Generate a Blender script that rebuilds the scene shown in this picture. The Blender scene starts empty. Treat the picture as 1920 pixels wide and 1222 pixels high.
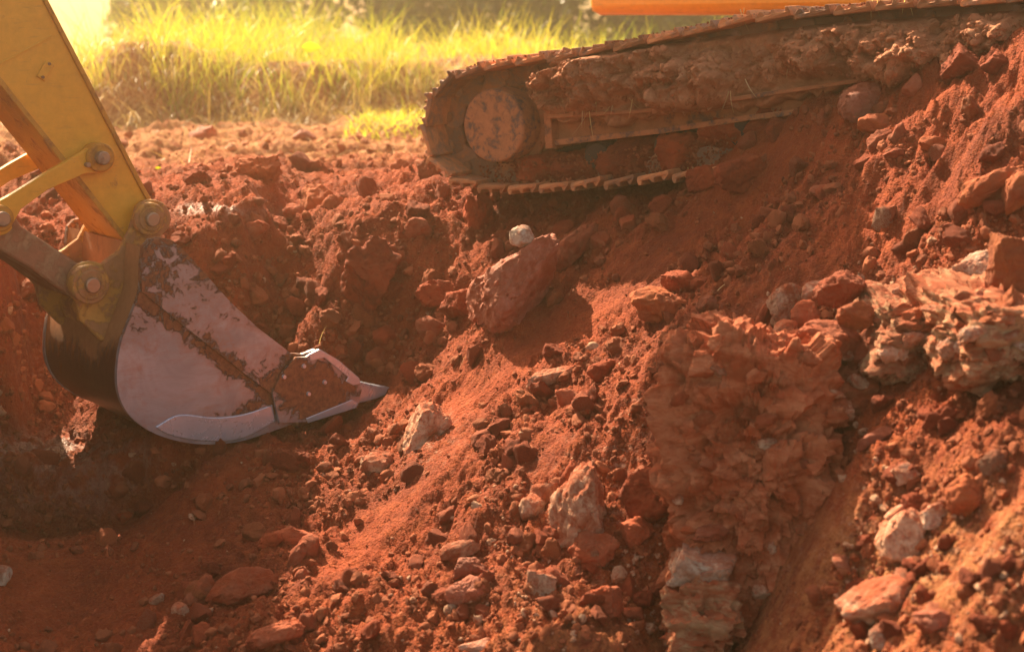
import bpy, bmesh, math, random
import numpy as np
from mathutils import Matrix, Vector

R = math.radians
random.seed(7)
rng = np.random.default_rng(7)
C = bpy.context.scene.collection
scene = bpy.context.scene

# ------------------------------------------------------------------ camera, light
F = 2955.0                       # focal length in pixels of a 1920 wide picture
CAMZ = 0.81
TH = R(11.0)
cam_d = bpy.data.cameras.new('camera')
cam = bpy.data.objects.new('camera', cam_d); C.objects.link(cam)
cam.location = (0, 0, CAMZ)
cam.rotation_euler = (R(90) - TH, 0, 0)
cam_d.sensor_width = 36; cam_d.lens = 36 * F / 1920
cam_d.clip_end = 2000; cam_d.clip_start = 0.05
cam_d.dof.use_dof = True; cam_d.dof.focus_distance = 6.3; cam_d.dof.aperture_fstop = 2.4
scene.camera = cam

SUN_EL, SUN_AZ = 42.0, -30.0      # azimuth measured from +Y towards +X (negative = left)
sx = math.sin(R(SUN_AZ)) * math.cos(R(SUN_EL)); sy = math.cos(R(SUN_AZ)) * math.cos(R(SUN_EL)); sz = math.sin(R(SUN_EL))
world = bpy.data.worlds.new('World'); scene.world = world; world.use_nodes = True
wn = world.node_tree; wn.nodes.clear()
sky = wn.nodes.new('ShaderNodeTexSky'); sky.sky_type = 'NISHITA'; sky.sun_disc = False
sky.sun_elevation = R(SUN_EL); sky.sun_rotation = R(SUN_AZ)
sky.dust_density = 3.0; sky.air_density = 1.0; sky.ozone_density = 0.6
mul = wn.nodes.new('ShaderNodeMix'); mul.data_type = 'RGBA'; mul.blend_type = 'MULTIPLY'
mul.inputs[0].default_value = 1.0; mul.inputs[7].default_value = (1.0, 0.78, 0.55, 1)
bg = wn.nodes.new('ShaderNodeBackground'); bg.inputs[1].default_value = 0.118
wo = wn.nodes.new('ShaderNodeOutputWorld')
wn.links.new(sky.outputs[0], mul.inputs[6]); wn.links.new(mul.outputs[2], bg.inputs[0]); wn.links.new(bg.outputs[0], wo.inputs[0])
sun_d = bpy.data.lights.new('sun', 'SUN'); sun_d.energy = 5.0; sun_d.angle = R(0.5); sun_d.color = (1.0, 0.80, 0.52)
sun = bpy.data.objects.new('sun', sun_d); C.objects.link(sun)
sun.rotation_euler = Vector((sx, sy, sz)).to_track_quat('Z', 'Y').to_euler()
sun.location = (-6, 12, 12)
vs = scene.view_settings
vs.view_transform = 'Standard'; vs.look = 'None'; vs.gamma = 1; vs.use_curve_mapping = False
vs.exposure = 1.62
scene.render.engine = 'CYCLES'

def haze_box():  # even volume, added for the warm glow towards the sun
    me = bpy.data.meshes.new('haze'); bm = bmesh.new(); bmesh.ops.create_cube(bm, size=1); bm.to_mesh(me); bm.free()
    o = bpy.data.objects.new('haze', me); C.objects.link(o); o.scale = (160, 160, 12.4); o.location = (0, 60, 2.6); o['kind'] = 'stuff'; o['label'] = 'sunlit dusty air'
    m = bpy.data.materials.new('haze'); m.use_nodes = True; nt = m.node_tree; nt.nodes.clear()
    out = nt.nodes.new('ShaderNodeOutputMaterial'); v = nt.nodes.new('ShaderNodeVolumePrincipled')
    v.inputs['Color'].default_value = (1.0, 0.76, 0.46, 1); v.inputs['Density'].default_value = 0.0074; v.inputs['Anisotropy'].default_value = 0.78
    nt.links.new(v.outputs[0], out.inputs['Volume']); me.materials.append(m)
haze_box()

# ------------------------------------------------------------------ numpy noise
def _h(ix, iy, iz):
    n = (ix.astype(np.int64) * 73856093) ^ (iy.astype(np.int64) * 19349663) ^ (iz.astype(np.int64) * 83492791)
    n = (n ^ (n >> 13)) * 1274126177 & 0x7fffffff
    n = (n ^ (n >> 16)) & 0xffff
    return n / 32767.5 - 1.0
def noise3(x, y, z):
    x, y, z = np.broadcast_arrays(x, y, z)
    xi = np.floor(x); yi = np.floor(y); zi = np.floor(z)
    fx = x - xi; fy = y - yi; fz = z - zi
    fx = fx * fx * (3 - 2 * fx); fy = fy * fy * (3 - 2 * fy); fz = fz * fz * (3 - 2 * fz)
    r = 0
    for dz in (0, 1):
        wz = fz if dz else 1 - fz
        for dy in (0, 1):
            wy = fy if dy else 1 - fy
            a = _h(xi, yi + dy, zi + dz); b = _h(xi + 1, yi + dy, zi + dz)
            r = r + wz * wy * (a + (b - a) * fx)
    return r
def noise2(x, y, s=0):
    xi = np.floor(x); yi = np.floor(y)
    fx = x - xi; fy = y - yi
    fx = fx * fx * (3 - 2 * fx); fy = fy * fy * (3 - 2 * fy)
    zi = np.full_like(xi, s)
    a = _h(xi, yi, zi); b = _h(xi + 1, yi, zi); c = _h(xi, yi + 1, zi); d = _h(xi + 1, yi + 1, zi)
    return (a + (b - a) * fx) * (1 - fy) + (c + (d - c) * fx) * fy
def rubble2(x, y, s, tilt=0.9, k=1.0):
    """angular heaped lumps: the highest of tilted cones standing on jittered cells"""
    xi = np.floor(x); yi = np.floor(y); best = np.full(x.shape, -9.0); zs = np.full(x.shape, s)
    for dy in (-1, 0, 1):
        for dx in (-1, 0, 1):
            cx = xi + dx; cy = yi + dy; r1 = _h(cx, cy, zs); r2 = _h(cx, cy, zs + 1); r3 = _h(cx, cy, zs + 2); r4 = _h(cx, cy, zs + 3); r5 = _h(cx, cy, zs + 4)
            ux = x - cx - 0.5 - 0.42 * r1; uy = y - cy - 0.5 - 0.42 * r2
            best = np.maximum(best, np.minimum(0.5 * r3 + tilt * (r4 * ux + r5 * uy), 0.9 + 0.4 * r3 - 1.1 * k * np.sqrt(ux * ux + uy * uy)))
    return best
def facets3(P, s, tilt=0.8):
    fl = np.floor(P); bd = np.full(len(P), 9.0); bh = np.zeros(len(P)); zs = float(s)
    for dz in (-1, 0, 1):
        for dy in (-1, 0, 1):
            for dx in (-1, 0, 1):
                c = fl + [dx, dy, dz]; r = [_h(c[:, 0] + 131 * q, c[:, 1] - 57 * q, c[:, 2] + zs) for q in range(7)]
                u = P - c - 0.5 - 0.45 * np.stack(r[:3], -1); dd = (u ** 2).sum(1); h = 0.6 * r[3] + tilt * (r[4] * u[:, 0] + r[5] * u[:, 1] + r[6] * u[:, 2])
                m = dd < bd; bd = np.where(m, dd, bd); bh = np.where(m, h, bh)
    return bh
def rot2(x, y, a):
    return x * math.cos(a) - y * math.sin(a), x * math.sin(a) + y * math.cos(a)
def fbm2(x, y, s, octs, gain=0.5, billow=False):
    r = 0; amp = 1
    for o in range(octs):
        xx, yy = rot2(x, y, 0.7 * o + 0.3)
        n = noise2(xx + 13.7 * o, yy - 7.1 * o, s + o)
        r = r + amp * ((0.5 - np.abs(n)) * 1.2 if billow else n)
        x = x * 2.03; y = y * 2.03; amp *= gain
    return r
def sstep(a, b, x):
    t = np.clip((x - a) / (b - a), 0, 1); return t * t * (3 - 2 * t)

# ------------------------------------------------------------------ picture <-> place
FWD = np.array([0, math.cos(TH), -math.sin(TH)]); UPV = np.array([0, math.sin(TH), math.cos(TH)]); RT = np.array([1.0, 0, 0])
ORI = np.array([0, 0, CAMZ])
def ray(px, py):
    px = np.asarray(px, float); py = np.asarray(py, float)
    return FWD + ((px - 960) / F)[..., None] * RT + ((611 - py) / F)[..., None] * UPV
def at(px, py, d):
    return ORI + np.asarray(d, float)[..., None] * ray(px, py)
def proj(P):
    v = P - ORI; d = v @ FWD
    return 960 + F * (v @ RT) / d, 611 - F * (v @ UPV) / d, d
def plane_hit(px, py, P0, n):
    r = ray(px, py); t = ((P0 - ORI) @ n) / (r @ n)
    return ORI + r * t[..., None] if np.ndim(t) else ORI + r * t

# ------------------------------------------------------------------ object helpers
WM = {}
def link(name, me, parent=None, world=None):
    o = bpy.data.objects.new(name, me); C.objects.link(o)
    w = world if world is not None else Matrix.Identity(4)
    WM[o.name] = w
    if parent is not None:
        o.parent = parent; o.matrix_basis = WM[parent.name].inverted() @ w
    else:
        o.matrix_basis = w
    return o
def tag(o, label=None, cat=None, group=None, kind=None):
    if label: o['label'] = label
    if cat: o['category'] = cat
    if group: o['group'] = group
    if kind: o['kind'] = kind
    return o
def empty(name, loc, label, cat, group=None):
    o = link(name, None, None, Matrix.Translation(Vector(loc))); o.empty_display_size = 0.2
    return tag(o, label, cat, group)
def np_mesh(name, V, Fq, mat=None, smooth=True, nside=None):
    V = np.asarray(V, np.float32); Fq = np.asarray(Fq, np.int32)
    me = bpy.data.meshes.new(name)
    k = Fq.shape[1]
    me.vertices.add(len(V)); me.vertices.foreach_set('co', V.ravel())
    me.loops.add(Fq.size); me.loops.foreach_set('vertex_index', Fq.ravel())
    me.polygons.add(len(Fq)); me.polygons.foreach_set('loop_start', np.arange(0, Fq.size, k, dtype=np.int32))
    me.polygons.foreach_set('use_smooth', np.full(len(Fq), smooth))
    me.update(calc_edges=True)
    if mat: me.materials.append(mat)
    return me
def attr(me, name, vals):
    a = me.attributes.new(name, 'FLOAT', 'POINT'); a.data.foreach_set('value', np.asarray(vals, np.float32))
class MB:
    """collects verts and faces in world space; build() links ONE mesh object"""
    def __init__(s): s.v = []; s.f = []
    def add(s, V, Fs):
        b = len(s.v); s.v += [tuple(map(float, p)) for p in V]; s.f += [tuple(i + b for i in f) for f in Fs]
    def prism(s, A, B):
        """A and B: the two outlines (same count) joined by walls"""
        n = len(A); V = list(A) + list(B)
        s.add(V, [tuple(range(n)), tuple(range(2 * n - 1, n - 1, -1))] + [(j, i, i + n, j + n) for i in range(n) for j in [(i + 1) % n]])
    def tube(s, P, Q, r0, r1=None, n=24, cap=True):
        P = Vector([float(c) for c in P]); Q = Vector([float(c) for c in Q]); r1 = r0 if r1 is None else r1
        d = (Q - P).normalized(); u = d.orthogonal().normalized(); v = d.cross(u)
        A = [P + float(r0) * (math.cos(2 * math.pi * i / n) * u + math.sin(2 * math.pi * i / n) * v) for i in range(n)]
        B = [Q + float(r1) * (math.cos(2 * math.pi * i / n) * u + math.sin(2 * math.pi * i / n) * v) for i in range(n)]
        s.add(A + B, ([tuple(range(n - 1, -1, -1)), tuple(range(n, 2 * n))] if cap else []) + [(i, (i + 1) % n, (i + 1) % n + n, i + n) for i in range(n)])
    def box(s, c, ax, ay, az):
        c, ax, ay, az = map(Vector, (c, ax, ay, az))
        A = [c - ax - ay - az, c + ax - ay - az, c + ax + ay - az, c - ax + ay - az]
        B = [p + 2 * az for p in A]
        s.prism(A, B)
    def build(s, name, mat, parent=None, bevel=0.0, smooth=30):
        V = np.array(s.v); o0 = V.mean(0)
        me = bpy.data.meshes.new(name); me.from_pydata([tuple(p) for p in (V - o0)], [], s.f)
        bm = bmesh.new(); bm.from_mesh(me); bmesh.ops.recalc_face_normals(bm, faces=bm.faces); bm.to_mesh(me); bm.free()
        me.materials.append(mat)
        if smooth:
            for p in me.polygons: p.use_smooth = True
            me.set_sharp_from_angle(angle=R(smooth))
        o = link(name, me, parent, Matrix.Translation(Vector(o0)))
        if bevel:
            m = o.modifiers.new('bevel', 'BEVEL'); m.width = bevel; m.segments = 2; m.limit_method = 'ANGLE'; m.angle_limit = R(35)
        return o

# ------------------------------------------------------------------ materials
def new_mat(name):
    m = bpy.data.materials.new(name); m.use_nodes = True; nt = m.node_tree; nt.nodes.clear()
    out = nt.nodes.new('ShaderNodeOutputMaterial'); b = nt.nodes.new('ShaderNodeBsdfPrincipled')
    nt.links.new(b.outputs[0], out.inputs[0]); return m, nt, b
def nd(nt, t, **kw):
    n = nt.nodes.new(t)
    for k, v in kw.items(): setattr(n, k, v)
    return n
def coords(nt, kind='Object'):
    return nd(nt, 'ShaderNodeTexCoord').outputs[kind]
def position(nt): return nd(nt, 'ShaderNodeNewGeometry').outputs['Position']
def noise(nt, vec, scale, detail=6, rough=0.6, dist=0.0):
    n = nd(nt, 'ShaderNodeTexNoise'); n.inputs['Scale'].default_value = scale; n.inputs['Detail'].default_value = detail
    n.inputs['Roughness'].default_value = rough; n.inputs['Distortion'].default_value = dist
    nt.links.new(vec, n.inputs['Vector']); return n.outputs['Fac']
def ramp(nt, fac, stops):
    r = nd(nt, 'ShaderNodeValToRGB'); e = r.color_ramp.elements
    while len(e) < len(stops): e.new(0.5)
    for i, (p, c) in enumerate(stops):
        e[i].position = p; e[i].color = (c, c, c, 1) if isinstance(c, (int, float)) else (*c, 1)
    nt.links.new(fac, r.inputs[0]); return r.outputs[0]
def mix(nt, fac, a, b, mode='MIX'):
    m = nd(nt, 'ShaderNodeMix', data_type='RGBA', blend_type=mode)
    for i, v in ((0, fac), (6, a), (7, b)):
        if isinstance(v, (int, float)): m.inputs[i].default_value = v if i == 0 else (v, v, v, 1)
        elif isinstance(v, tuple): m.inputs[i].default_value = (*v, 1)
        else: nt.links.new(v, m.inputs[i])
    return m.outputs[2]
def math_(nt, op, a, b=0.0, clamp=False):
    m = nd(nt, 'ShaderNodeMath', operation=op, use_clamp=clamp)
    for i, v in ((0, a), (1, b)):
        if isinstance(v, (int, float)): m.inputs[i].default_value = v
        else: nt.links.new(v, m.inputs[i])
    return m.outputs[0]
def bump(nt, h, strength, dist, normal=None):
    b = nd(nt, 'ShaderNodeBump'); b.inputs['Strength'].default_value = strength; b.inputs['Distance'].default_value = dist
    nt.links.new(h, b.inputs['Height'])
    if normal is not None: nt.links.new(normal, b.inputs['Normal'])
    return b.outputs[0]
def getattr_(nt, name):
    a = nd(nt, 'ShaderNodeAttribute'); a.attribute_name = name; return a.outputs['Fac']
def stretch(nt, vec, s, rot=(0, 0, 0)):
    m = nd(nt, 'ShaderNodeMapping'); m.inputs['Scale'].default_value = s; m.inputs['Rotation'].default_value = rot
    nt.links.new(vec, m.inputs['Vector']); return m.outputs[0]

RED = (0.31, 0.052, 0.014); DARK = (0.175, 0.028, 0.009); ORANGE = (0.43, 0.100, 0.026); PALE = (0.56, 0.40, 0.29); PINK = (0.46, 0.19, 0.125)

def soil_mat():
    m, nt, b = new_mat('red_soil'); p = position(nt)
    n1 = noise(nt, p, 2.2, 8, 0.65); n2 = noise(nt, p, 19, 8, 0.7); n3 = noise(nt, p, 120, 5, 0.7)
    c = mix(nt, ramp(nt, n1, [(0.35, 0.0), (0.65, 1.0)]), DARK, RED)
    c = mix(nt, math_(nt, 'MULTIPLY', ramp(nt, n2, [(0.46, 0.0), (0.70, 1.0)]), 0.5), c, ORANGE)
    c = mix(nt, math_(nt, 'MULTIPLY', getattr_(nt, 'dust'), 0.6), c, ORANGE)
    pale = math_(nt, 'MULTIPLY', math_(nt, 'MULTIPLY', getattr_(nt, 'pale'), 0.6), ramp(nt, noise(nt, stretch(nt, p, (1, 1, 1.6)), 22, 8, 0.75), [(0.53, 0.0), (0.60, 1.0)]))
    c = mix(nt, pale, c, mix(nt, n2, PALE, PINK))
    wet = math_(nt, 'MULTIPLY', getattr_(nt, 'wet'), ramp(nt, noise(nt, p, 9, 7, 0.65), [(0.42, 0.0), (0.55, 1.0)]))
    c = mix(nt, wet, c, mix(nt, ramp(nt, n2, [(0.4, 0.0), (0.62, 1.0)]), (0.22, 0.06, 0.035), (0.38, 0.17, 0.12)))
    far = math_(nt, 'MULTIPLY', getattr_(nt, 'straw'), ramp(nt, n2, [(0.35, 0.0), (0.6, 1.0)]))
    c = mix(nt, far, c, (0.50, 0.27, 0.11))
    speck = ramp(nt, noise(nt, p, 160, 2, 0.5), [(0.70, 0.0), (0.76, 1.0)])
    c = mix(nt, math_(nt, 'MULTIPLY', speck, 0.55), c, PINK)
    nt.links.new(c, b.inputs['Base Color'])
    nt.links.new(mix(nt, wet, 0.93, 0.34), b.inputs['Roughness'])
    b.inputs['Specular IOR Level'].default_value = 0.3
    h1 = bump(nt, n2, 0.55, 0.03); h2 = bump(nt, n3, 0.75, 0.006, h1)
    for sc_, di in ((75, 0.010), (170, 0.005)):
        v = nd(nt, 'ShaderNodeTexVoronoi'); v.inputs['Scale'].default_value = sc_; v.inputs['Randomness'].default_value = 1.0; nt.links.new(p, v.inputs['Vector'])
        h2 = bump(nt, math_(nt, 'SUBTRACT', 1.0, v.outputs['Distance']), 0.7, di, h2)
    h3 = bump(nt, noise(nt, p, 330, 3, 0.7), 0.6, 0.003, h2)
    nt.links.new(h3, b.inputs['Normal'])
    return m
def rock_mat(name, base, second, dust=0.5, crack=True, streak=False, rough=0.88, dustcol=RED, lines=(1, 1, 1)):
    """stone of one colour mottled with a second, red dust lying on it"""
    m, nt, b = new_mat(name)
    obj = nd(nt, 'ShaderNodeObjectInfo'); p0 = coords(nt, 'Object')
    va = nd(nt, 'ShaderNodeVectorMath', operation='ADD'); nt.links.new(p0, va.inputs[0])
    rnd = nd(nt, 'ShaderNodeCombineXYZ')
    for i in range(3): nt.links.new(math_(nt, 'MULTIPLY', obj.outputs['Random'], 37.0 + 11 * i), rnd.inputs[i])
    nt.links.new(rnd.outputs[0], va.inputs[1]); p = stretch(nt, va.outputs[0], lines)
    n1 = noise(nt, p, 9, 8, 0.68, 0.6); n2 = noise(nt, p, 42, 7, 0.7); n3 = noise(nt, p, 170, 5, 0.7)
    c = mix(nt, ramp(nt, n1, [(0.40, 0.0), (0.60, 1.0)]), base, second)
    g = nd(nt, 'ShaderNodeNewGeometry'); sp = nd(nt, 'ShaderNodeSeparateXYZ'); nt.links.new(g.outputs['Normal'], sp.inputs[0])
    up = math_(nt, 'ADD', math_(nt, 'MULTIPLY', sp.outputs[2], 0.22), n2)
    du = math_(nt, 'MULTIPLY', ramp(nt, up, [(0.50, 0.0), (0.68, 1.0)]), dust)
    c = mix(nt, du, c, dustcol)
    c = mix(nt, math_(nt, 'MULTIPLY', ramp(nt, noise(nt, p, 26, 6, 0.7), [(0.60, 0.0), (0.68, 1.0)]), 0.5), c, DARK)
    hv = nd(nt, 'ShaderNodeHueSaturation'); nt.links.new(c, hv.inputs['Color'])
    nt.links.new(math_(nt, 'ADD', math_(nt, 'MULTIPLY', obj.outputs['Random'], 0.5), 0.75), hv.inputs['Value'])
    nt.links.new(hv.outputs[0], b.inputs['Base Color'])
    b.inputs['Roughness'].default_value = rough; b.inputs['Specular IOR Level'].default_value = 0.35
    h = bump(nt, n2, 0.6, 0.02); h = bump(nt, n3, 0.6, 0.005, h)
    if crack:
        v = nd(nt, 'ShaderNodeTexVoronoi', feature='DISTANCE_TO_EDGE'); v.inputs['Scale'].default_value = 14
        wv = nd(nt, 'ShaderNodeVectorMath', operation='ADD'); nt.links.new(p, wv.inputs[0])
        nn = nd(nt, 'ShaderNodeTexNoise'); nn.inputs['Scale'].default_value = 12; nt.links.new(p, nn.inputs['Vector'])
        ws = nd(nt, 'ShaderNodeVectorMath', operation='SCALE'); ws.inputs['Scale'].default_value = 0.12
        nt.links.new(nn.outputs['Color'], ws.inputs[0]); nt.links.new(ws.outputs[0], wv.inputs[1]); nt.links.new(wv.outputs[0], v.inputs['Vector'])
        h = bump(nt, ramp(nt, v.outputs['Distance'], [(0.0, 0.0), (0.05, 1.0)]), 0.35, 0.006, h)
    nt.links.new(h, b.inputs['Normal'])
    return m
def clod_mat():
    m, nt, b = new_mat('loose_clods'); p = position(nt)
    n2 = noise(nt, p, 60, 6, 0.7); n3 = noise(nt, p, 260, 4, 0.7); t = getattr_(nt, 'tint')
    c = mix(nt, t, (0.16, 0.038, 0.016), (0.36, 0.105, 0.044))
    c = mix(nt, ramp(nt, n2, [(0.50, 0.0), (0.75, 0.5)]), c, ORANGE)
    c = mix(nt, math_(nt, 'MULTIPLY', getattr_(nt, 'pale'), ramp(nt, n2, [(0.36, 0.0), (0.52, 1.0)])), c, (0.47, 0.27, 0.17))
    nt.links.new(c, b.inputs['Base Color']); b.inputs['Roughness'].default_value = 0.9; b.inputs['Specular IOR Level'].default_value = 0.3
    nt.links.new(bump(nt, n3, 0.6, 0.004, bump(nt, n2, 0.5, 0.01)), b.inputs['Normal'])
    return m
def paint_mat(name, col, mud_lo, mud_hi, mudcol=(0.26, 0.085, 0.035), rough=0.42, metal=0.0, wear=(0.24, 0.12, 0.06), fade=None, scr=1.0, chip=0.7, lean=None, sc=1.0, vary=0.0):
    """worn paint or steel under patches of dried mud. mud_lo/hi: noise thresholds (lower = muddier)
    lean = (axis vector, offset, gain): mud gets thicker along a direction of the thing"""
    m, nt, b = new_mat(name); p = position(nt)
    n1 = noise(nt, p, 3.2 * sc, 9, 0.68, 0.4); n2 = noise(nt, p, 24, 8, 0.7); n3 = noise(nt, p, 150, 5, 0.7)
    scratch = noise(nt, stretch(nt, p, (3, 3, 30), (0.0, 0.9, 0.4)), 3, 4, 0.6)
    c = mix(nt, ramp(nt, n2, [(0.3, 0.0), (0.75, 1.0)]), tuple(x * 0.86 for x in col), tuple(min(1, x * 1.08) for x in col))
    c = mix(nt, math_(nt, 'MULTIPLY', ramp(nt, scratch, [(0.60, 0.0), (0.70, 1.0)]), 0.35 * scr), c, wear)
    src = math_(nt, 'ADD', math_(nt, 'MULTIPLY', n1, 0.62), math_(nt, 'MULTIPLY', n2, 0.38))
    if lean is not None:
        dp = nd(nt, 'ShaderNodeVectorMath', operation='DOT_PRODUCT'); nt.links.new(p, dp.inputs[0]); dp.inputs[1].default_value = lean[0]
        src = math_(nt, 'ADD', src, math_(nt, 'MULTIPLY', math_(nt, 'ADD', dp.outputs['Value'], lean[1]), lean[2]))
    mud = ramp(nt, src, [(mud_lo, 0.0), (mud_hi, 1.0)])
    chips = ramp(nt, noise(nt, p, 55, 6, 0.75), [(0.66, 0.0), (0.69, 1.0)])
    c = mix(nt, math_(nt, 'MULTIPLY', chips, chip), c, wear)
    mc = mix(nt, n2, tuple(x * 0.55 for x in mudcol), tuple(min(1, x * 1.35) for x in mudcol))
    c = mix(nt, mud, c, mc)
    oi = nd(nt, 'ShaderNodeObjectInfo'); hs_ = nd(nt, 'ShaderNodeHueSaturation'); nt.links.new(math_(nt, 'ADD', math_(nt, 'MULTIPLY', oi.outputs['Random'], vary), 1.0 - vary / 2), hs_.inputs['Value']); nt.links.new(c, hs_.inputs['Color']); c = hs_.outputs[0]
    nt.links.new(c, b.inputs['Base Color'])
    nt.links.new(mix(nt, mud, mix(nt, n1, rough * 0.8, rough * 1.25), 0.92), b.inputs['Roughness'])
    nt.links.new(mix(nt, mud, metal, 0.0), b.inputs['Metallic'])
    h = bump(nt, mud, 0.35, 0.006); h = bump(nt, math_(nt, 'MULTIPLY', n3, mud), 0.6, 0.004, h); h = bump(nt, n2, 0.08, 0.01, h)
    nt.links.new(h, b.inputs['Normal'])
    return m

M = {}
M['soil'] = soil_mat()
M['clods'] = clod_mat()
M['red_rock'] = rock_mat('red_rock', RED, (0.34, 0.105, 0.055), 0.35)
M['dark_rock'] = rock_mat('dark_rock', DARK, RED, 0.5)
M['pink_rock'] = rock_mat('pink_rock', (0.30, 0.070, 0.030), (0.42, 0.155, 0.10), 0.6, rough=0.7)
M['pale_rock'] = rock_mat('pale_rock', (0.58, 0.38, 0.26), (0.34, 0.10, 0.045), 0.8)
M['white_rock'] = rock_mat('white_rock', (0.66, 0.53, 0.42), (0.46, 0.22, 0.13), 0.7)
M['ochre_rock'] = rock_mat('ochre_rock', (0.50, 0.33, 0.19), (0.36, 0.10, 0.04), 0.75, lines=(0.6, 0.6, 2.0))
M['orange_rock'] = rock_mat('orange_rock', (0.38, 0.11, 0.035), (0.27, 0.07, 0.028), 0.4, crack=False)
M['outcrop'] = rock_mat('outcrop_rock', (0.35, 0.070, 0.022), (0.52, 0.20, 0.10), 0.45, lines=(0.8, 0.8, 1.8))
M['mud'] = rock_mat('dried_mud', (0.52, 0.24, 0.125), (0.38, 0.145, 0.065), 0.25, crack=False)
M['mud_crumb'] = rock_mat('dried_mud_crumb', (0.50, 0.22, 0.115), (0.34, 0.125, 0.055), 0.2, crack=False)
M['clod'] = rock_mat('soil_clod', RED, DARK, 0.55, crack=False)

# ------------------------------------------------------------------ the ground
CP = [ # (px, py, distance)
 (-700,260,13),(-300,250,13),(0,262,12.4),(300,255,13.4),(500,250,13.6),(760,246,13.0),(1000,240,13.5),(1400,235,13.5),
 (-300,330,10),(60,330,9.9),(300,330,10.2),(500,330,10.2),(690,330,9.2),
 (-300,420,8.9),(40,420,8.6),(180,440,8.2),(330,432,7.95),(450,424,7.95),(600,395,8.0),(700,378,7.9),(790,362,7.75),
 (450,520,7.55),(380,600,7.3),(600,520,7.45),(560,620,7.2),(700,560,7.25),(700,680,7.25),(660,770,7.02),(760,745,6.85),(800,640,7.05),(540,740,7.3),
 (860,400,7.6),(1000,412,7.42),(1120,410,7.15),(1200,385,7.0),(1300,345,6.95),
 (1400,275,6.6),(1500,238,6.35),(1600,200,6.15),(1760,138,5.9),(1900,128,5.65),(2150,80,5.4),(2500,60,5.2),
 (1500,330,6.2),(1400,400,6.35),(1300,470,6.35),(1200,560,6.25),(1100,490,6.75),(1000,560,6.65),(900,640,6.55),(900,760,6.2),(800,860,6.0),
 (1100,700,5.95),(1250,650,5.8),(1000,900,5.5),(1100,1000,5.2),(700,980,5.8),(700,850,6.5),(600,1080,5.5),(850,1150,5.05),(1100,1200,4.75),(1230,1000,5.15),
 (1700,300,5.7),(1850,250,5.4),(1650,420,5.55),(1500,500,5.65),(1380,580,5.72),(1850,400,5.15),(1750,470,5.3),(2100,300,5.1),
 (1700,640,5.05),(1650,750,4.9),(1880,700,4.7),(1600,900,4.65),(1850,850,4.35),(1900,1000,4.05),(1700,1050,4.3),(1500,1100,4.6),(1450,1222,4.6),(1330,1222,4.98),(1230,1222,4.85),
 (1700,1222,4.0),(1900,1222,3.75),(2200,1000,3.8),(2200,1300,3.4),(2200,600,4.6),
 (20,480,8.25),(60,600,7.65),(30,760,7.15),(20,835,6.75),(200,838,6.65),
 (0,882,6.35),(130,884,6.32),(235,872,6.38),(0,1010,6.22),(150,1010,6.18),
 (60,1110,5.75),(60,1222,5.35),(300,1100,5.65),(300,990,6.1),(380,900,6.4),(300,1222,5.2),(560,880,6.3),(450,1000,5.95),(500,1222,5.05),(0,1150,5.6)]
CW = [at(*map(np.array, c)) for c in CP]
SHELF = 0.27                     # height of the clay ledge left of the pit bottom, added back below as a sharp step
for c, p in zip(CP, CW):
    if c[0] <= 60 and c[1] > 700 and c[1] < 890 or c in ((130,884,6.32),(200,838,6.65),(235,872,6.38)): p[2] -= SHELF
CW += [np.array(p) for p in [(-5, 3, 0.9), (-2.85, 6.1, 0.5), (-2.9, 7.1, 0.5), (-2.8, 5.2, 0.5), (-4.2, 5, 1.0), (-2, 3, -1.75), (0, 3, -1.65), (1.4, 2.4, -0.95), (3, 3, -0.2), (2.3, 7.6, 0.12), (0.9, 8.3, 0.08), (-0.38, 7.85, -0.03), (0.1, 7.62, 0.02), (0.55, 7.33, 0.07), (1.0, 7.05, 0.12), (0, 8.6, 0.0), (1.5, 9.5, 0.0), (4, 9, 0.1),  # far-left points raised: an unseen bank to shade the pit bottom
                             (4, 6, 0.5), (-5, 6.5, 0.9), (-6, 9, 0.4), (6, 13, -0.15), (3, 11, -0.1), (0, 11.5, -0.2)]]
CW = np.array(CW)
def tps_fit(P, z, lam):
    n = len(P); d2 = ((P[:, None] - P[None]) ** 2).sum(-1)
    K = 0.5 * d2 * np.log(d2 + 1e-12); A = np.zeros((n + 3, n + 3)); A[:n, :n] = K + lam * np.eye(n)
    A[:n, n:] = np.c_[np.ones(n), P]; A[n:, :n] = A[:n, n:].T
    return np.linalg.solve(A, np.r_[z, np.zeros(3)])
TW = tps_fit(CW[:, :2], CW[:, 2], 0.004)
def tps(x, y):
    r = TW[-3] + TW[-2] * x + TW[-1] * y
    for (cx, cy), w in zip(CW[:, :2], TW[:-3]):
        d2 = (x - cx) ** 2 + (y - cy) ** 2 + 1e-9
        r = r + w * 0.5 * d2 * np.log(d2)
    return r
a_in = np.linspace(-0.42, 0.42, 480)
a_out = 0.42 + 1.9 * np.linspace(0, 1, 32)[1:] ** 1.7
ACO = np.r_[-a_out[::-1], a_in, a_out]
YCO = 2.3 * np.exp(np.linspace(0, math.log(19.5 / 2.3), 760))
AA, YY = np.meshgrid(ACO, YCO); XX = AA * YY
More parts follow.
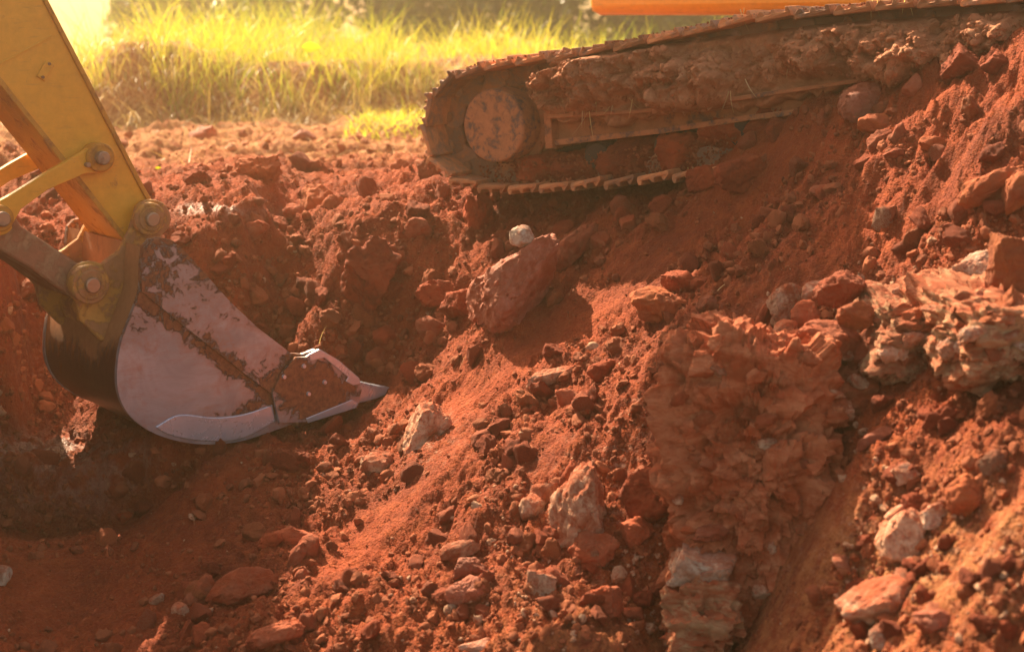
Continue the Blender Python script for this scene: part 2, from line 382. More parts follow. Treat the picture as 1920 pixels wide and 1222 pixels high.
# coarse TPS then bilinear refinement keeps this quick
cA = np.linspace(ACO[0], ACO[-1], 190); cA = np.sort(np.r_[np.linspace(-0.44, 0.44, 150), cA[(cA < -0.45) | (cA > 0.45)]])
cL = np.linspace(math.log(2.3), math.log(19.5), 200)
gA, gL = np.meshgrid(cA, cL); gY = np.exp(gL); coarse = tps(gA * gY, gY)
def bil(G, ca, cl, a, l):
    ia = np.clip(np.interp(a, ca, np.arange(len(ca))), 0, len(ca) - 1.001); il = np.clip(np.interp(l, cl, np.arange(len(cl))), 0, len(cl) - 1.001)
    i0 = ia.astype(int); j0 = il.astype(int); fa = ia - i0; fl = il - j0
    return (G[j0, i0] * (1 - fa) + G[j0, i0 + 1] * fa) * (1 - fl) + (G[j0 + 1, i0] * (1 - fa) + G[j0 + 1, i0 + 1] * fa) * fl
base = bil(coarse, cA, cL, AA, np.log(YY))
farw = sstep(15.0, 17, YY)
base = base * (1 - farw) + (-0.12) * farw
base = np.clip(base, -2.2, 1.3)
s_edge = 6.30 + 0.05 * noise2(XX * 4, XX * 0, 61) + 0.03 * noise2(XX * 17, XX * 0, 62) + 0.10 * sstep(-1.45, -1.15, XX)
s_k = sstep(0, 1, (YY - s_edge + 0.05 * noise2(XX * 9, YY * 9, 63)) / 0.07) * sstep(-1.12, -1.30, XX + 0.04 * noise2(YY * 8, XX * 0, 64)) * sstep(9.0, 7.4, YY)
base = base + SHELF * s_k
heap = sstep(-2.18, -2.42, XX + 0.05 * noise2(YY * 5, XX * 5, 71)) * sstep(6.05, 6.35, YY) * sstep(7.32, 7.1, YY)  # unseen mound left of the view, added to shade the lower left pit
base = base * (1 - heap) + np.maximum(base, 0.45 + 0.1 * noise2(XX * 3, YY * 3, 72)) * heap
# the grassy bank behind the pit
bank_edge = 14.2 + 0.65 * noise2(XX * 0.9, XX * 0 + 3.3, 5) + 0.20 * noise2(XX * 3.1, XX * 0, 6) + 0.9 * np.exp(-((XX + 0.9) / 0.55) ** 2) + 0.5 * np.exp(-((XX + 4.4) / 0.4) ** 2)
bank_h = 0.48 + 0.22 * np.exp(-((XX + 3.0) / 0.9) ** 2) + 0.20 * noise2(XX * 0.8, YY * 0.3, 9) - 0.38 * sstep(-3.4, -4.6, XX) * 1.0 - 0.10 * sstep(-1.2, 0.4, XX)
bk = sstep(0, 1, (YY - bank_edge) / 0.85)
base = base * (1 - bk) + (np.maximum(base, -0.12) + bank_h) * bk
PXv, PYv, DV = proj(np.stack([XX, YY, base], -1))
inpit = sstep(13.0, 9.0, YY)
# fall direction streaks on the talus (fall line runs to lower left in the place)
fx, fy = math.cos(R(218)), math.sin(R(218))
al = XX * fx + YY * fy; ac = -XX * fy + YY * fx
wob = 0.10 * noise2(XX * 2.2, YY * 2.2, 77)
streak = fbm2((ac + wob) * 5.2, al * 0.9, 21, 3, 0.55)
band = np.abs(noise2((ac + wob * 1.5) * 2.3 + 0.3, al * 0.55, 31))
def blob(px, py, cx, cy, rx, ry, ang=0):
    a = R(ang); dx = px - cx; dy = py - cy
    u = (dx * math.cos(a) + dy * math.sin(a)) / rx; v = (-dx * math.sin(a) + dy * math.cos(a)) / ry
    return np.exp(-(u * u + v * v))
def seg(px, py, pts, wd):
    """soft band round a polyline in the picture's ground"""
    best = np.full(np.shape(px), 1e9)
    for (x0, y0), (x1, y1) in zip(pts[:-1], pts[1:]):
        dx, dy = x1 - x0, y1 - y0; t = np.clip(((px - x0) * dx + (py - y0) * dy) / (dx * dx + dy * dy), 0, 1)
        best = np.minimum(best, (px - x0 - t * dx) ** 2 + (py - y0 - t * dy) ** 2)
    return np.exp(-best / (wd * wd))
def smooth_zone(px, py):
    s = seg(px, py, [(1480, 270), (1330, 400), (1150, 550), (1000, 640), (900, 720), (830, 800)], 42)
    s = np.maximum(s, seg(px, py, [(860, 840), (760, 940), (640, 1060), (600, 1090)], 30))
    s = np.maximum(s, seg(px, py, [(1620, 420), (1520, 510), (1420, 590), (1330, 640)], 36))
    s = np.maximum(s, seg(px, py, [(1860, 240), (1760, 350), (1700, 420)], 36))
    s = np.maximum(s, seg(px, py, [(1560, 960), (1490, 1060), (1420, 1222)], 55))
    s = np.maximum(s, seg(px, py, [(1060, 820), (1000, 900)], 26))
    s = np.maximum(s, 0.9 * blob(px, py, 120, 1110, 200, 90)); s = np.maximum(s, 0.7 * blob(px, py, 360, 1010, 160, 70))
    s = np.maximum(s, 0.8 * seg(px, py, [(1920, 880), (1860, 1000), (1760, 1120)], 30))
    return np.clip(s, 0, 1)
SM = smooth_zone(PXv, PYv) * inpit
talus = sstep(-1.3, -0.5, XX + 0.25 * (6 - YY)) * inpit
rg = 1 - 0.62 * SM
lumps = fbm2(XX * 3.1, YY * 3.1, 3, 3, 0.55) * 0.050 + fbm2(XX * 9.5, YY * 9.5, 40, 3, 0.55, True) * 0.030
fine = fbm2(XX * 26, YY * 26, 60, 4, 0.66, True) * 0.020
rb = 0.020 * rubble2(XX * 11, YY * 11, 5) + 0.012 * rubble2(XX * 24 + 3, YY * 24, 15) + 0.007 * rubble2(XX * 50, YY * 50, 25)
rbm = np.clip(0.35 + 0.8 * noise2(XX * 2.6, YY * 2.6, 55), 0.15, 1) * rg * sstep(13.5, 11, YY)
Z = base + rb * rbm * 1.3 + lumps * 0.8 * rg * (1 - 0.4 * farw) + fine * rg + talus * streak * 0.030 * (0.35 + 0.65 * rg) + fbm2(XX * 40, YY * 40, 90, 3, 0.6) * 0.0022
# far ground is rough with clumps too
Z += sstep(7.5, 9, YY) * (1 - bk) * (fbm2(XX * 2.3, YY * 2.3, 140, 4, 0.6, True) * 0.075)
# clumpy lumps climbing the right hand side
cl = (blob(PXv, PYv, 1700, 430, 260, 170, -40) + blob(PXv, PYv, 1850, 200, 200, 110, -40) + blob(PXv, PYv, 620, 600, 260, 190)) * inpit
Z += np.clip(cl, 0, 1) * fbm2(XX * 6.2, YY * 6.2, 170, 4, 0.6, True) * 0.055
V = np.stack([XX, YY, Z], -1)
ny, nx = XX.shape
idx = np.arange(ny * nx).reshape(ny, nx)
Fq = np.stack([idx[:-1, :-1], idx[:-1, 1:], idx[1:, 1:], idx[1:, :-1]], -1).reshape(-1, 4)
me = np_mesh('ground', V.reshape(-1, 3), Fq, M['soil'])
pale = np.clip(blob(PXv, PYv, 1620, 640, 240, 90, -5) + 0.9 * blob(PXv, PYv, 800, 820, 60, 60, -50) + 0.5 * blob(PXv, PYv, 1150, 1000, 260, 160) + 0.8 * blob(PXv, PYv, 1750, 1080, 250, 160)
               + 0.7 * blob(PXv, PYv, 720, 870, 60, 40) + 0.7 * seg(PXv, PYv, [(1240, 780), (1150, 880), (1060, 960)], 40) + 0.35 * blob(PXv, PYv, 100, 700, 90, 150), 0, 1) * inpit
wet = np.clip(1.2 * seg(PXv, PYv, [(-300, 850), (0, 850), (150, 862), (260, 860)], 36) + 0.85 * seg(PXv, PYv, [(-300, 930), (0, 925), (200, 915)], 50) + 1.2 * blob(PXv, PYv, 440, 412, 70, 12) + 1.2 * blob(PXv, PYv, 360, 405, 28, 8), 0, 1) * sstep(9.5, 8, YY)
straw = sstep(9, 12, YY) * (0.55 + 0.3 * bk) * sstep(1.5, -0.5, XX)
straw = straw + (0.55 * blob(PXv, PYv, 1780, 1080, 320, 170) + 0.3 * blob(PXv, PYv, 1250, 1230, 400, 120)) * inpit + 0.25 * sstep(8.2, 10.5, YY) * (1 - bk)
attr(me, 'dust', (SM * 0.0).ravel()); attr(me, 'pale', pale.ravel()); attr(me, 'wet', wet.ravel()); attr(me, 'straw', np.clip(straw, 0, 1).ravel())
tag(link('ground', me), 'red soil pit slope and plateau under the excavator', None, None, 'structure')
def hgt(x, y):
    return bil(Z, ACO, np.log(YCO), x / y, np.log(y))
def hit(px, py):
    """where the sight line through a pixel meets the ground"""
    px = np.atleast_1d(np.asarray(px, float)); py = np.atleast_1d(np.asarray(py, float)); r = ray(px, py)
    ds = 3.0 * np.exp(np.linspace(0, math.log(18 / 3.0), 260)); res = np.full(len(px), np.nan); done = np.zeros(len(px), bool); prev = None
    for d in ds:
        P = ORI + r * d; g = P[:, 2] - hgt(P[:, 0], np.clip(P[:, 1], 2.31, 19.4))
        if prev is not None:
            now = (~done) & (g <= 0)
            t = prev[now] / (prev[now] - g[now] + 1e-9); res[now] = dp + t * (d - dp); done |= now
        prev = g; dp = d
    return res
# the field beyond, out to the horizon
mb = MB()
def field_mat():
    m, nt, b = new_mat('field_grass'); p = position(nt)
    n = noise(nt, p, 0.8, 8, 0.7); n2 = noise(nt, p, 9, 6, 0.7)
    nt.links.new(mix(nt, n2, mix(nt, n, (0.10, 0.13, 0.02), (0.20, 0.19, 0.04)), (0.16, 0.17, 0.04)), b.inputs['Base Color'])
    b.inputs['Roughness'].default_value = 0.95; nt.links.new(bump(nt, n2, 0.8, 0.1), b.inputs['Normal']); return m
xs = np.linspace(-1, 1, 60); ys = np.linspace(0, 1, 50) ** 2
gx, gy = np.meshgrid(xs, ys); fy_ = 18.3 + gy * 600; fx_ = gx * (46 + gy * 700)
fz_ = 0.30 - 3.0 * sstep(-7, -9.5, fx_) * sstep(18.5, 24, fy_) + 0.16 * noise2(fx_ * 0.12, fy_ * 0.12, 3) - 0.45 * sstep(-4, -9, fx_) - gy * 2
id2 = np.arange(3000).reshape(50, 60)
me = np_mesh('field', np.stack([fx_, fy_, fz_], -1).reshape(-1, 3), np.stack([id2[:-1, :-1], id2[:-1, 1:], id2[1:, 1:], id2[1:, :-1]], -1).reshape(-1, 4), field_mat())
tag(link('field', me), 'rough green field behind the bank', None, None, 'structure')

# ------------------------------------------------------------------ rocks
_ico = {}
def ico(sub):
    if sub not in _ico:
        bm = bmesh.new(); bmesh.ops.create_icosphere(bm, subdivisions=sub, radius=1)
        V = np.array([v.co[:] for v in bm.verts]); Fs = np.array([[v.index for v in f.verts] for f in bm.faces]); bm.free()
        _ico[sub] = (V / np.linalg.norm(V, axis=1, keepdims=True), Fs)
    return _ico[sub]
def rock_shape(sub, seed, planes=11, rough=0.08, boxy=0.0, crumb=0.0, lo=0.55, hi=0.95, strata=0.0):
    D, Fs = ico(sub); r_ = np.random.default_rng(seed)
    N = r_.normal(size=(planes, 3)); N /= np.linalg.norm(N, axis=1, keepdims=True); dist = r_.uniform(lo, hi, planes)
    if boxy:
        Rm = np.linalg.qr(r_.normal(size=(3, 3)) * 0.12 + np.eye(3))[0]
        N = np.r_[N, Rm, -Rm]; dist = np.r_[dist * (1 + 0.3 * boxy), np.full(6, 0.74)]
    dots = D @ N.T; rr = np.where(dots > 0.05, dist / np.maximum(dots, 0.05), 9)
    rad = -np.log((np.exp(-38 * np.minimum(rr, 2.0))).sum(1) + math.exp(-38 * 1.12)) / 38
    o = seed * 3.17 % 91
    P = D * rad[:, None]
    n = 0; amp = 1; f = 1.7
    for k in range(5 if sub > 3 else 3):
        nn = noise3(P[:, 0] * f + o, P[:, 1] * f - o, P[:, 2] * f + k * 5.1); n = n + amp * nn; f *= 2.1; amp *= 0.52
    rad = rad * (1 + rough * n)
    if crumb:
        n = 0; amp = 1; f = 4.2
        for k in range(4 if sub > 3 else 2):
            n = n + amp * (0.45 - np.abs(noise3(P[:, 0] * f - o, P[:, 1] * f + o, P[:, 2] * f + k * 9.1))); f *= 2.05; amp *= 0.58
        rad = rad * (1 + crumb * n)
    P = D * rad[:, None]
    if strata:
        lay = noise3(P[:, 0] * 0.6, P[:, 2] * 0.5, P[:, 1] * 11 + 1.2 * noise3(P[:, 0] * 2, P[:, 1] * 2, P[:, 2] * 2 + o))
        P[:, [0, 2]] *= (1 + strata * lay)[:, None]
    return P, Fs
def frame(rot, tiltd=0.0):
    """columns: picture right, picture up, towards camera; turned by rot degrees in the picture"""
    c, s = math.cos(R(rot)), math.sin(R(rot))
    X = c * RT + s * UPV; Y = -s * RT + c * UPV; Zz = -FWD
    if tiltd:
        ct, st = math.cos(R(tiltd)), math.sin(R(tiltd)); Y, Zz = ct * Y + st * Zz, -st * Y + ct * Zz
    return np.stack([X, Y, Zz], 1)
def place_rock(name, px, py, w, h, rot, mat, label, cat='rock', group=None, sub=None, seed=None, sink=0.10, d=None, depth=0.8, smooth=True, parent=None, **kw):
    seed = seed if seed is not None else int(px * 7 + py * 13)
    if d is None:
        dd = hit(px, py)[0]
        if np.isnan(dd): dd = 6.0
        s = math.sqrt(w * h) * dd / F; dd += s * (sink - 0.50) * 0.5
    else: dd = d
    if sub is None: sub = 6 if w * h > 15000 else 5 if w * h > 2600 else 4
    fac = kw.pop('facet', 0.05); cr_ = kw.get('crumb', 0.0)
    if cr_: kw['crumb'] = cr_ * 0.3
    P, Fs = rock_shape(sub, seed, **kw)
    if fac: P = P * (1 + fac * facets3(P * 2.6 + seed % 17, seed % 50) + 0.6 * fac * facets3(P * 6.5 + seed % 13, seed % 40))[:, None]
    P = P * np.array([w, h, depth * math.sqrt(w * h)]) * 0.5 * dd / F / 0.82
    sw = np.array([w, h, depth * math.sqrt(w * h)]) * dd / F; smin = sw.min() * 0.7
    if smin > 0.03:
        D_ = P / sw; D_ = D_ / sw; D_ /= np.linalg.norm(D_, axis=1, keepdims=True); q = P / smin * 3.0 + seed % 31; n_1 = 0; amp = 1.0
        for k in range(4 if sub > 4 else 3):
            n_1 = n_1 + amp * (0.42 - np.abs(noise3(q[:, 0], q[:, 1], q[:, 2] + 7 * k))); q = q * 2.1; amp *= 0.6
        fc = facets3(P / smin * 3.4 + seed % 23, seed % 60)
        P = P + D_ * (smin * ((0.035 + 0.55 * cr_) * n_1 + (0.045 if mat != 'mud' else 0.02) * fc))[:, None]
    P = P @ frame(rot).T
    me = np_mesh(name, P, Fs, M[mat], smooth)
    if smooth: me.set_sharp_from_angle(angle=R(48))
    o = link(name, me, parent, Matrix.Translation(Vector(at(np.array(float(px)), np.array(float(py)), dd))))
    return tag(o, label, cat, group) if parent is None else o

heroes = [
 # name, px, py, w, h, rot, mat, label, extra
 ('boulder',966,534,172,104,48,'pink_rock','largest boulder on the slope, red with pink worn patches, below the crawler track',dict(planes=10,rough=0.06,crumb=0.03,facet=0.03,d=6.57,depth=1.15,lo=0.66)),
 ('stone',986,447,48,36,-5,'white_rock','pale angular stone perched on top of the big red boulder',dict(d=6.46,planes=9,rough=0.03)),
 ('boulder',1077,458,98,44,58,'red_rock','long flat red slab leaning to the right of the big boulder under the track',dict(planes=8,rough=0.04,sink=-0.5)),
 ('stone',1117,452,44,40,20,'red_rock','blocky red stone wedged against the right side of the leaning slab',dict(planes=8,rough=0.04,sink=0.3)),
 ('stone',1180,418,26,34,0,'red_rock','small upright red stone right of the slab in the shade of the track',dict(planes=8,sink=0.3)),
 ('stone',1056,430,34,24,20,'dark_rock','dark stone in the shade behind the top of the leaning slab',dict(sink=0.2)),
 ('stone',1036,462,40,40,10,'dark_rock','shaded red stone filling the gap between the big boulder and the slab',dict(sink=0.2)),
 ('boulder',1240,575,92,66,10,'orange_rock','rough rust-red boulder halfway up the talus right of the big boulder',dict(crumb=0.10,rough=0.10,sink=0.3)),
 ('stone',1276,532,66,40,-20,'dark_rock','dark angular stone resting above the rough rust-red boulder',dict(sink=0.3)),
 ('stone',1320,572,38,32,0,'red_rock','squat red stone just right of the rough rust-red boulder',dict(sink=0.2)),
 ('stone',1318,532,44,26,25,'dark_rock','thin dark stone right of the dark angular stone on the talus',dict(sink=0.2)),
 ('stone',1036,710,76,38,12,'pale_rock','flat pale-topped stone jutting out of the middle of the talus',dict(crumb=0.08,sink=0.3)),
 ('stone',1068,745,46,34,5,'red_rock','crumbly red stone just under the flat pale-topped stone',dict(crumb=0.14,sink=0.2)),
 ('stone',1132,695,44,36,0,'clod','lumpy red clod right of the flat pale-topped stone',dict(crumb=0.15,sink=0.2)),
 ('boulder',800,815,66,96,-28,'pale_rock','pale weathered rock surfacing through the soil right of the bucket tip',dict(crumb=0.08,sink=0.0)),
 ('stone',715,868,58,44,5,'pale_rock','grey-white rock half buried in rubble below the bucket tooth',dict(crumb=0.08,sink=0.1)),
 ('boulder',1098,970,92,150,-8,'pale_rock','tall white and red rock standing upright low on the slope',dict(crumb=0.05,rough=0.12,sink=0.3)),
 ('stone',1120,1030,70,60,0,'red_rock','red rock at the foot of the tall white and red rock',dict(crumb=0.1,sink=0.2)),
 ('boulder',1228,930,92,90,20,'dark_rock','dark red rock in the hollow left of the outcrop face',dict(crumb=0.08,sink=0.2)),
 ('stone',1195,1000,60,44,15,'red_rock','orange-red stone between the tall white rock and the outcrop',dict(sink=0.2)),
 ('boulder',1256,832,58,100,-10,'red_rock','upright red slab against the left edge of the outcrop',dict(planes=7,sink=0.2)),
 ('stone',1020,925,54,40,25,'pale_rock','pale pinkish stone up the slope left of the tall white rock',dict(sink=0.2)),
 ('stone',1000,955,38,52,10,'pale_rock','narrow grey stone directly left of the tall white rock',dict(sink=0.2)),
 ('stone',1065,905,26,70,-18,'dark_rock','thin dark shard standing above the tall white rock',dict(sink=0.2)),
 ('stone',880,1070,56,50,25,'pink_rock','pinkish stone with white patches on the lower middle slope',dict(sink=0.2)),
 ('stone',875,1112,60,56,-20,'pink_rock','round pink-red stone just below the pinkish patched stone',dict(sink=0.2)),
 ('stone',862,1030,60,26,15,'pale_rock','thin layered pale slab sticking out of lower middle slope',dict(planes=6,sink=0.1)),
 ('stone',900,1210,60,26,5,'white_rock','white flat stone at the bottom edge of the photo in the middle',dict(sink=0.1)),
 ('stone',1012,1100,60,62,-10,'pale_rock','ochre and white block low on the slope left of the outcrop foot',dict(boxy=0.6,sink=0.1)),
 ('stone',1040,1085,44,52,10,'red_rock','red block leaning on the ochre and white block',dict(sink=0.1)),
 ('boulder',1135,1130,60,50,0,'red_rock','red boulder at the bottom left of the outcrop foot',dict(sink=0.2)),
 ('boulder',590,380,70,72,0,'orange_rock','rounded red boulder on the pit rim behind the bucket',dict(sink=0.4,rough=0.05)),
 ('stone',522,420,40,42,20,'red_rock','squarish stone on the pit rim left of the rounded boulder',dict(sink=0.3)),
 ('stone',548,402,36,28,0,'red_rock','small stone tucked beside the rounded boulder on the rim',dict(sink=0.3)),
 ('stone',476,432,46,34,20,'red_rock','wedge-shaped stone on the rim, furthest left of the three beside the rounded boulder',dict(sink=0.3)),
 ('stone',628,392,34,50,-10,'orange_rock','knobbly clod touching the right side of the rounded rim boulder',dict(crumb=0.12,sink=0.3)),
 ('boulder',482,325,70,54,30,'orange_rock','jagged clump of earth rising from the sunlit plateau',dict(crumb=0.16,sink=0.3,rough=0.15)),
 ('stone',382,256,52,34,0,'pink_rock','pale pink stone on the sunlit ground in front of the grassy bank',dict(sink=0.3)),
 ('stone',566,258,40,26,0,'pink_rock','smooth pinkish stone by the dry grass right of the pale pink stone',dict(sink=0.3)),
 ('clod_mound',690,520,100,110,10,'clod','big crumbly earth mound on the pit wall left of the pale perched stone',dict(crumb=0.16,sink=0.05,rough=0.12)),
 ('stone',782,432,40,36,0,'red_rock','grey-red stone on the pit wall below the track sprocket',dict(sink=0.2)),
 ('stone',895,400,50,84,-12,'clod','tall earth lump hanging under the track near the sprocket',dict(crumb=0.14,sink=0.2)),
 ('stone',822,556,60,44,-10,'clod','crusty clod with a ragged top left of the big boulder',dict(crumb=0.16,sink=0.3)),
 ('stone',812,612,52,42,-8,'red_rock','rounded red stone left of the foot of the big boulder',dict(sink=0.3)),
 ('stone',864,575,56,50,10,'dark_rock','dark grainy rock touching the left side of the big boulder',dict(crumb=0.08,sink=0.2)),
 ('stone',722,636,50,36,15,'dark_rock','dark stone on the pit wall up and right of the bucket lip',dict(sink=0.3)),
 ('stone',705,668,44,36,-15,'red_rock','smooth red stone just right of the bucket side cutter',dict(sink=0.3)),
 ('boulder',378,1115,54,62,0,'red_rock','rounded grey-red rock in the pit bottom left of the long slab',dict(sink=0.4)),
 ('boulder',455,1104,112,58,30,'red_rock','long faceted red slab lying in the shaded pit bottom',dict(planes=8,rough=0.03,sink=0.4)),
 ('boulder',552,1008,66,36,-8,'red_rock','flat red slab up the slope from the long faceted slab',dict(planes=8,rough=0.03,sink=0.4)),
 ('boulder',582,1036,38,52,0,'red_rock','upright red slab leaning under the flat red slab',dict(planes=7,rough=0.03,sink=0.3)),
 ('stone',556,1046,24,50,-30,'red_rock','narrow red splinter between the two slabs in the pit',dict(planes=7,sink=0.3)),
 ('stone',506,1018,40,36,0,'dark_rock','dark stone left of the flat red slab in the pit',dict(sink=0.3)),
 ('stone',567,1083,22,26,-20,'red_rock','small wedge-shaped stone under the narrow red splinter',dict(planes=7,sink=0.3)),
 ('stone',294,1122,28,16,20,'pale_rock','small orange-white chip at the left end of the pit rubble',dict(sink=0.3)),
 ('stone',341,1146,30,34,0,'pale_rock','small white-faced stone below the rounded grey-red rock',dict(sink=0.3)),
 ('stone',515,1195,84,44,18,'red_rock','long pinkish rock at the bottom edge under the long slab',dict(planes=8,sink=0.3)),
 ('stone',350,1192,30,70,-18,'dark_rock','tall narrow rock at the bottom edge left of the long pinkish rock',dict(sink=0.3)),
 ('stone',378,1200,36,54,5,'dark_rock','blunt dark rock beside the tall narrow rock at the bottom edge',dict(sink=0.3)),
 ('stone',232,970,30,28,0,'dark_rock','dark clod at the left edge of the shadow below the bucket',dict(sink=0.3)),
 ('stone',2,1080,36,44,0,'white_rock','white-faced block cut by the left edge of the photo',dict(boxy=0.5,sink=0.2)),
 ('boulder',1314,684,118,96,48,'orange_rock','smooth orange-brown boulder at the upper left corner of the outcrop',dict(planes=10,rough=0.05,d=5.15)),
 ('stone',1560,632,104,46,-8,'red_rock','wide red stone overhanging the hollow in the outcrop',dict(planes=9,rough=0.04,d=5.0,depth=1.0)),
 ('stone',1560,658,92,40,-6,'pale_rock','pale underside stone beneath the wide overhanging red stone',dict(boxy=0.4,d=5.02,depth=0.9)),
 ('stone',1603,590,50,56,0,'orange_rock','rounded rust stone sitting on the wide overhanging stone',dict(planes=9,rough=0.05,d=4.98)),
 ('stone',1582,548,84,54,15,'red_rock','red stone at the crest of the pale rock band',dict(d=5.2,crumb=0.05)),
 ('stone',1477,618,44,36,0,'pale_rock','small whitish red stone left of the wide overhanging stone',dict(planes=8,d=5.15)),
 ('stone',1510,590,40,44,-30,'red_rock','leaning red stone above the small whitish stone in the rock band',dict(planes=8,d=5.2)),
 ('stone',1470,566,60,50,30,'pale_rock','pale rubble lump at the left tip of the rock band',dict(crumb=0.14,d=5.35)),
 ('stone',1430,600,26,56,-25,'dark_rock','dark stone at the left end of the pale rock band',dict(d=5.4)),
 ('stone',1525,545,50,28,5,'white_rock','white crumbling stone on top of the rock band',dict(crumb=0.12,d=5.32)),
 ('stone',1640,664,80,74,10,'red_rock','broken red rock right of the wide overhanging stone',dict(crumb=0.08,d=5.0)),
 ('stone',1662,600,56,60,0,'pale_rock','greyish broken stone right of the rounded rust stone',dict(crumb=0.1,d=5.08)),
 ('stone',1700,556,54,38,10,'white_rock','grey-white stone on the crest behind the rock band middle',dict(crumb=0.1,d=5.2)),
 ('stone',1750,600,90,86,35,'ochre_rock','tall yellowish slab inside the pale rock band',dict(planes=9,crumb=0.05,d=4.98)),
 ('stone',1828,580,36,52,-15,'pink_rock','bright rounded pinkish stone in front of the ochre ledge',dict(d=4.62,rough=0.04)),
 ('stone',1832,505,80,54,10,'white_rock','greyish white rock on the crest beside the orange block',dict(planes=9,d=5.0,crumb=0.05)),
 ('stone',1748,522,56,36,0,'ochre_rock','mustard rock left of the greyish white crest rock',dict(d=5.1,crumb=0.06)),
 ('boulder',1892,495,76,108,0,'orange_rock','tall orange block at the right edge above the ochre ledge',dict(boxy=0.5,crumb=0.07,d=4.75)),
 ('boulder',1852,358,116,58,34,'orange_rock','long sunlit rock leaning near the right edge of the photo',dict(planes=9,sink=0.3)),
 ('boulder',1910,356,64,80,0,'orange_rock','rounded orange rock cut by the right edge of the photo',dict(sink=0.3)),
 ('boulder',1622,196,78,60,22,'pink_rock','red-pink boulder resting against the lower side of the track frame',dict(planes=9,rough=0.05,sink=0.4)),
 ('stone',1645,238,66,36,0,'orange_rock','flat-topped red stone under the red-pink boulder',dict(planes=8,sink=0.3)),
 ('stone',1653,266,42,38,-10,'red_rock','pointed red stone lowest below the red-pink boulder',dict(planes=8,sink=0.3)),
 ('stone',1684,252,22,34,-15,'red_rock','narrow wedge stone right of the pointed red stone',dict(planes=7,sink=0.3)),
 ('stone',1674,290,34,22,0,'red_rock','small smooth stone below the narrow wedge stone',dict(sink=0.3)),
 ('stone',1750,274,44,40,-10,'orange_rock','smooth orange stone on the bare slope right of the wedge stone',dict(planes=8,sink=0.3)),
 ('stone',1713,164,46,36,30,'red_rock','red block leaning under the last mud shelf of the track',dict(planes=8,sink=0.3)),
 ('boulder',1806,128,86,72,0,'clod','large crumbly clod on the crest of the slope before the track',dict(crumb=0.14,sink=0.5)),
 ('stone',1868,124,42,36,0,'clod','smaller clod right of the large crumbly crest clod',dict(crumb=0.14,sink=0.5)),
 ('stone',1456,246,36,52,-5,'dark_rock','upright dark clod on the soil beside the track belt',dict(crumb=0.06,sink=0.3)),
 ('stone',1404,264,36,26,10,'red_rock','flat reddish stone left of the upright dark clod',dict(planes=8,sink=0.3)),
 ('stone',1325,335,60,50,15,'clod','earth lump at the end of the visible lower track belt',dict(crumb=0.1,sink=0.3)),
 ('stone',1392,318,84,56,20,'clod','broad earth lump burying the end of the lower belt',dict(crumb=0.12,sink=-0.4)),
 ('stone',1540,360,36,22,10,'red_rock','flat stone among gravel on the upper talus',dict(planes=8,sink=0.3)),
 ('stone',1692,888,52,36,5,'white_rock','lone white oval stone right of the outcrop face',dict(planes=10,rough=0.03,sink=0.3)),
 ('stone',1650,820,70,26,25,'pink_rock','flat reddish shard above the lone white oval stone',dict(planes=7,sink=0.3)),
 ('boulder',1690,1018,110,100,-20,'pale_rock','large cracked white and orange rock low on the right',dict(planes=10,crumb=0.05,sink=0.5)),
 ('stone',1755,968,58,52,-5,'white_rock','flat-topped white stone behind the large cracked white and orange rock',dict(boxy=0.6,sink=0.5)),
 ('stone',1695,955,66,24,15,'white_rock','thin white slab lying over the large cracked white and orange rock',dict(planes=7,sink=0.6)),
 ('stone',1808,938,60,74,-25,'orange_rock','ochre rock leaning at the right of the flat-topped white stone',dict(sink=0.4)),
 ('boulder',1650,1140,150,80,12,'pale_rock','broad pale rock buried in the lower right slope',dict(crumb=0.06,sink=0.15)),
 ('stone',1655,1198,40,46,-5,'white_rock','upright pale stone at the bottom edge on the right',dict(planes=8,sink=0.3)),
 ('stone',1760,1165,70,56,0,'pink_rock','rounded pink-orange rock at the lower right',dict(sink=0.3)),
]
for h in heroes:
    name, px, py, w, hh, rot, mat, label, kw = h
    place_rock(name, px, py, w, hh, rot, mat, label, 'boulder' if name == 'boulder' else ('clod' if mat == 'clod' else 'stone'), **kw)

# outcrop: one standing mass with its strata, plus ledges
def slab_mass(name, px, py, w, h, d, depth, mat, label, seed, rot=0, strata=0.06, sub=7, crumb=0.05, rough=0.07, tilt=0):
    sub = 7 if w * h > 100000 else min(sub, 6)
    P, Fs = rock_shape(sub, seed, planes=8, rough=rough, boxy=1.0, crumb=crumb, lo=0.85, hi=1.1, strata=strata)
    dims = np.array([w * d / F, h * d / F, depth]) * 0.5 / 0.78
    # finer relief, cut in steps like broken beds
    q = P * dims; n = 0; amp = 1; f = 7.0
    for k in range(5):
        n = n + amp * (0.4 - np.abs(noise3(q[:, 0] * f + seed, q[:, 1] * f * 1.5, q[:, 2] * f + 3 * k))); f *= 2.0; amp *= 0.55
    fa = facets3(q * [7, 9, 7] + seed, seed) * (0.050 if w * h > 100000 else 0.030) + facets3(q * [17, 22, 17] + seed, seed + 9) * 0.022 + facets3(q * 42 + seed, seed + 19) * 0.009
    q = q + (P / np.linalg.norm(P, axis=1, keepdims=True)) * ((0.022 * n + fa) * min(1.0, dims.min() * 8))[:, None]
    c, s = math.cos(R(rot)), math.sin(R(rot))
    X = np.array([c, -s, 0]); Yu = np.array([0, 0.10, 0.995]); Zz = np.array([-s, -c, 0])
    q = q @ np.stack([X, Yu, Zz], 1).T
    me = np_mesh(name, q, Fs, M[mat]); me.set_sharp_from_angle(angle=R(50))
    o = link(name, me, None, Matrix.Translation(Vector(at(np.array(float(px)), np.array(float(py)), d))))
    return tag(o, label, 'rock outcrop')
slab_mass('rock_outcrop', 1412, 905, 300, 560, 5.15, 0.62, 'outcrop', 'tall red rock face standing in the lower right with its straight left edge', 3, rot=8)
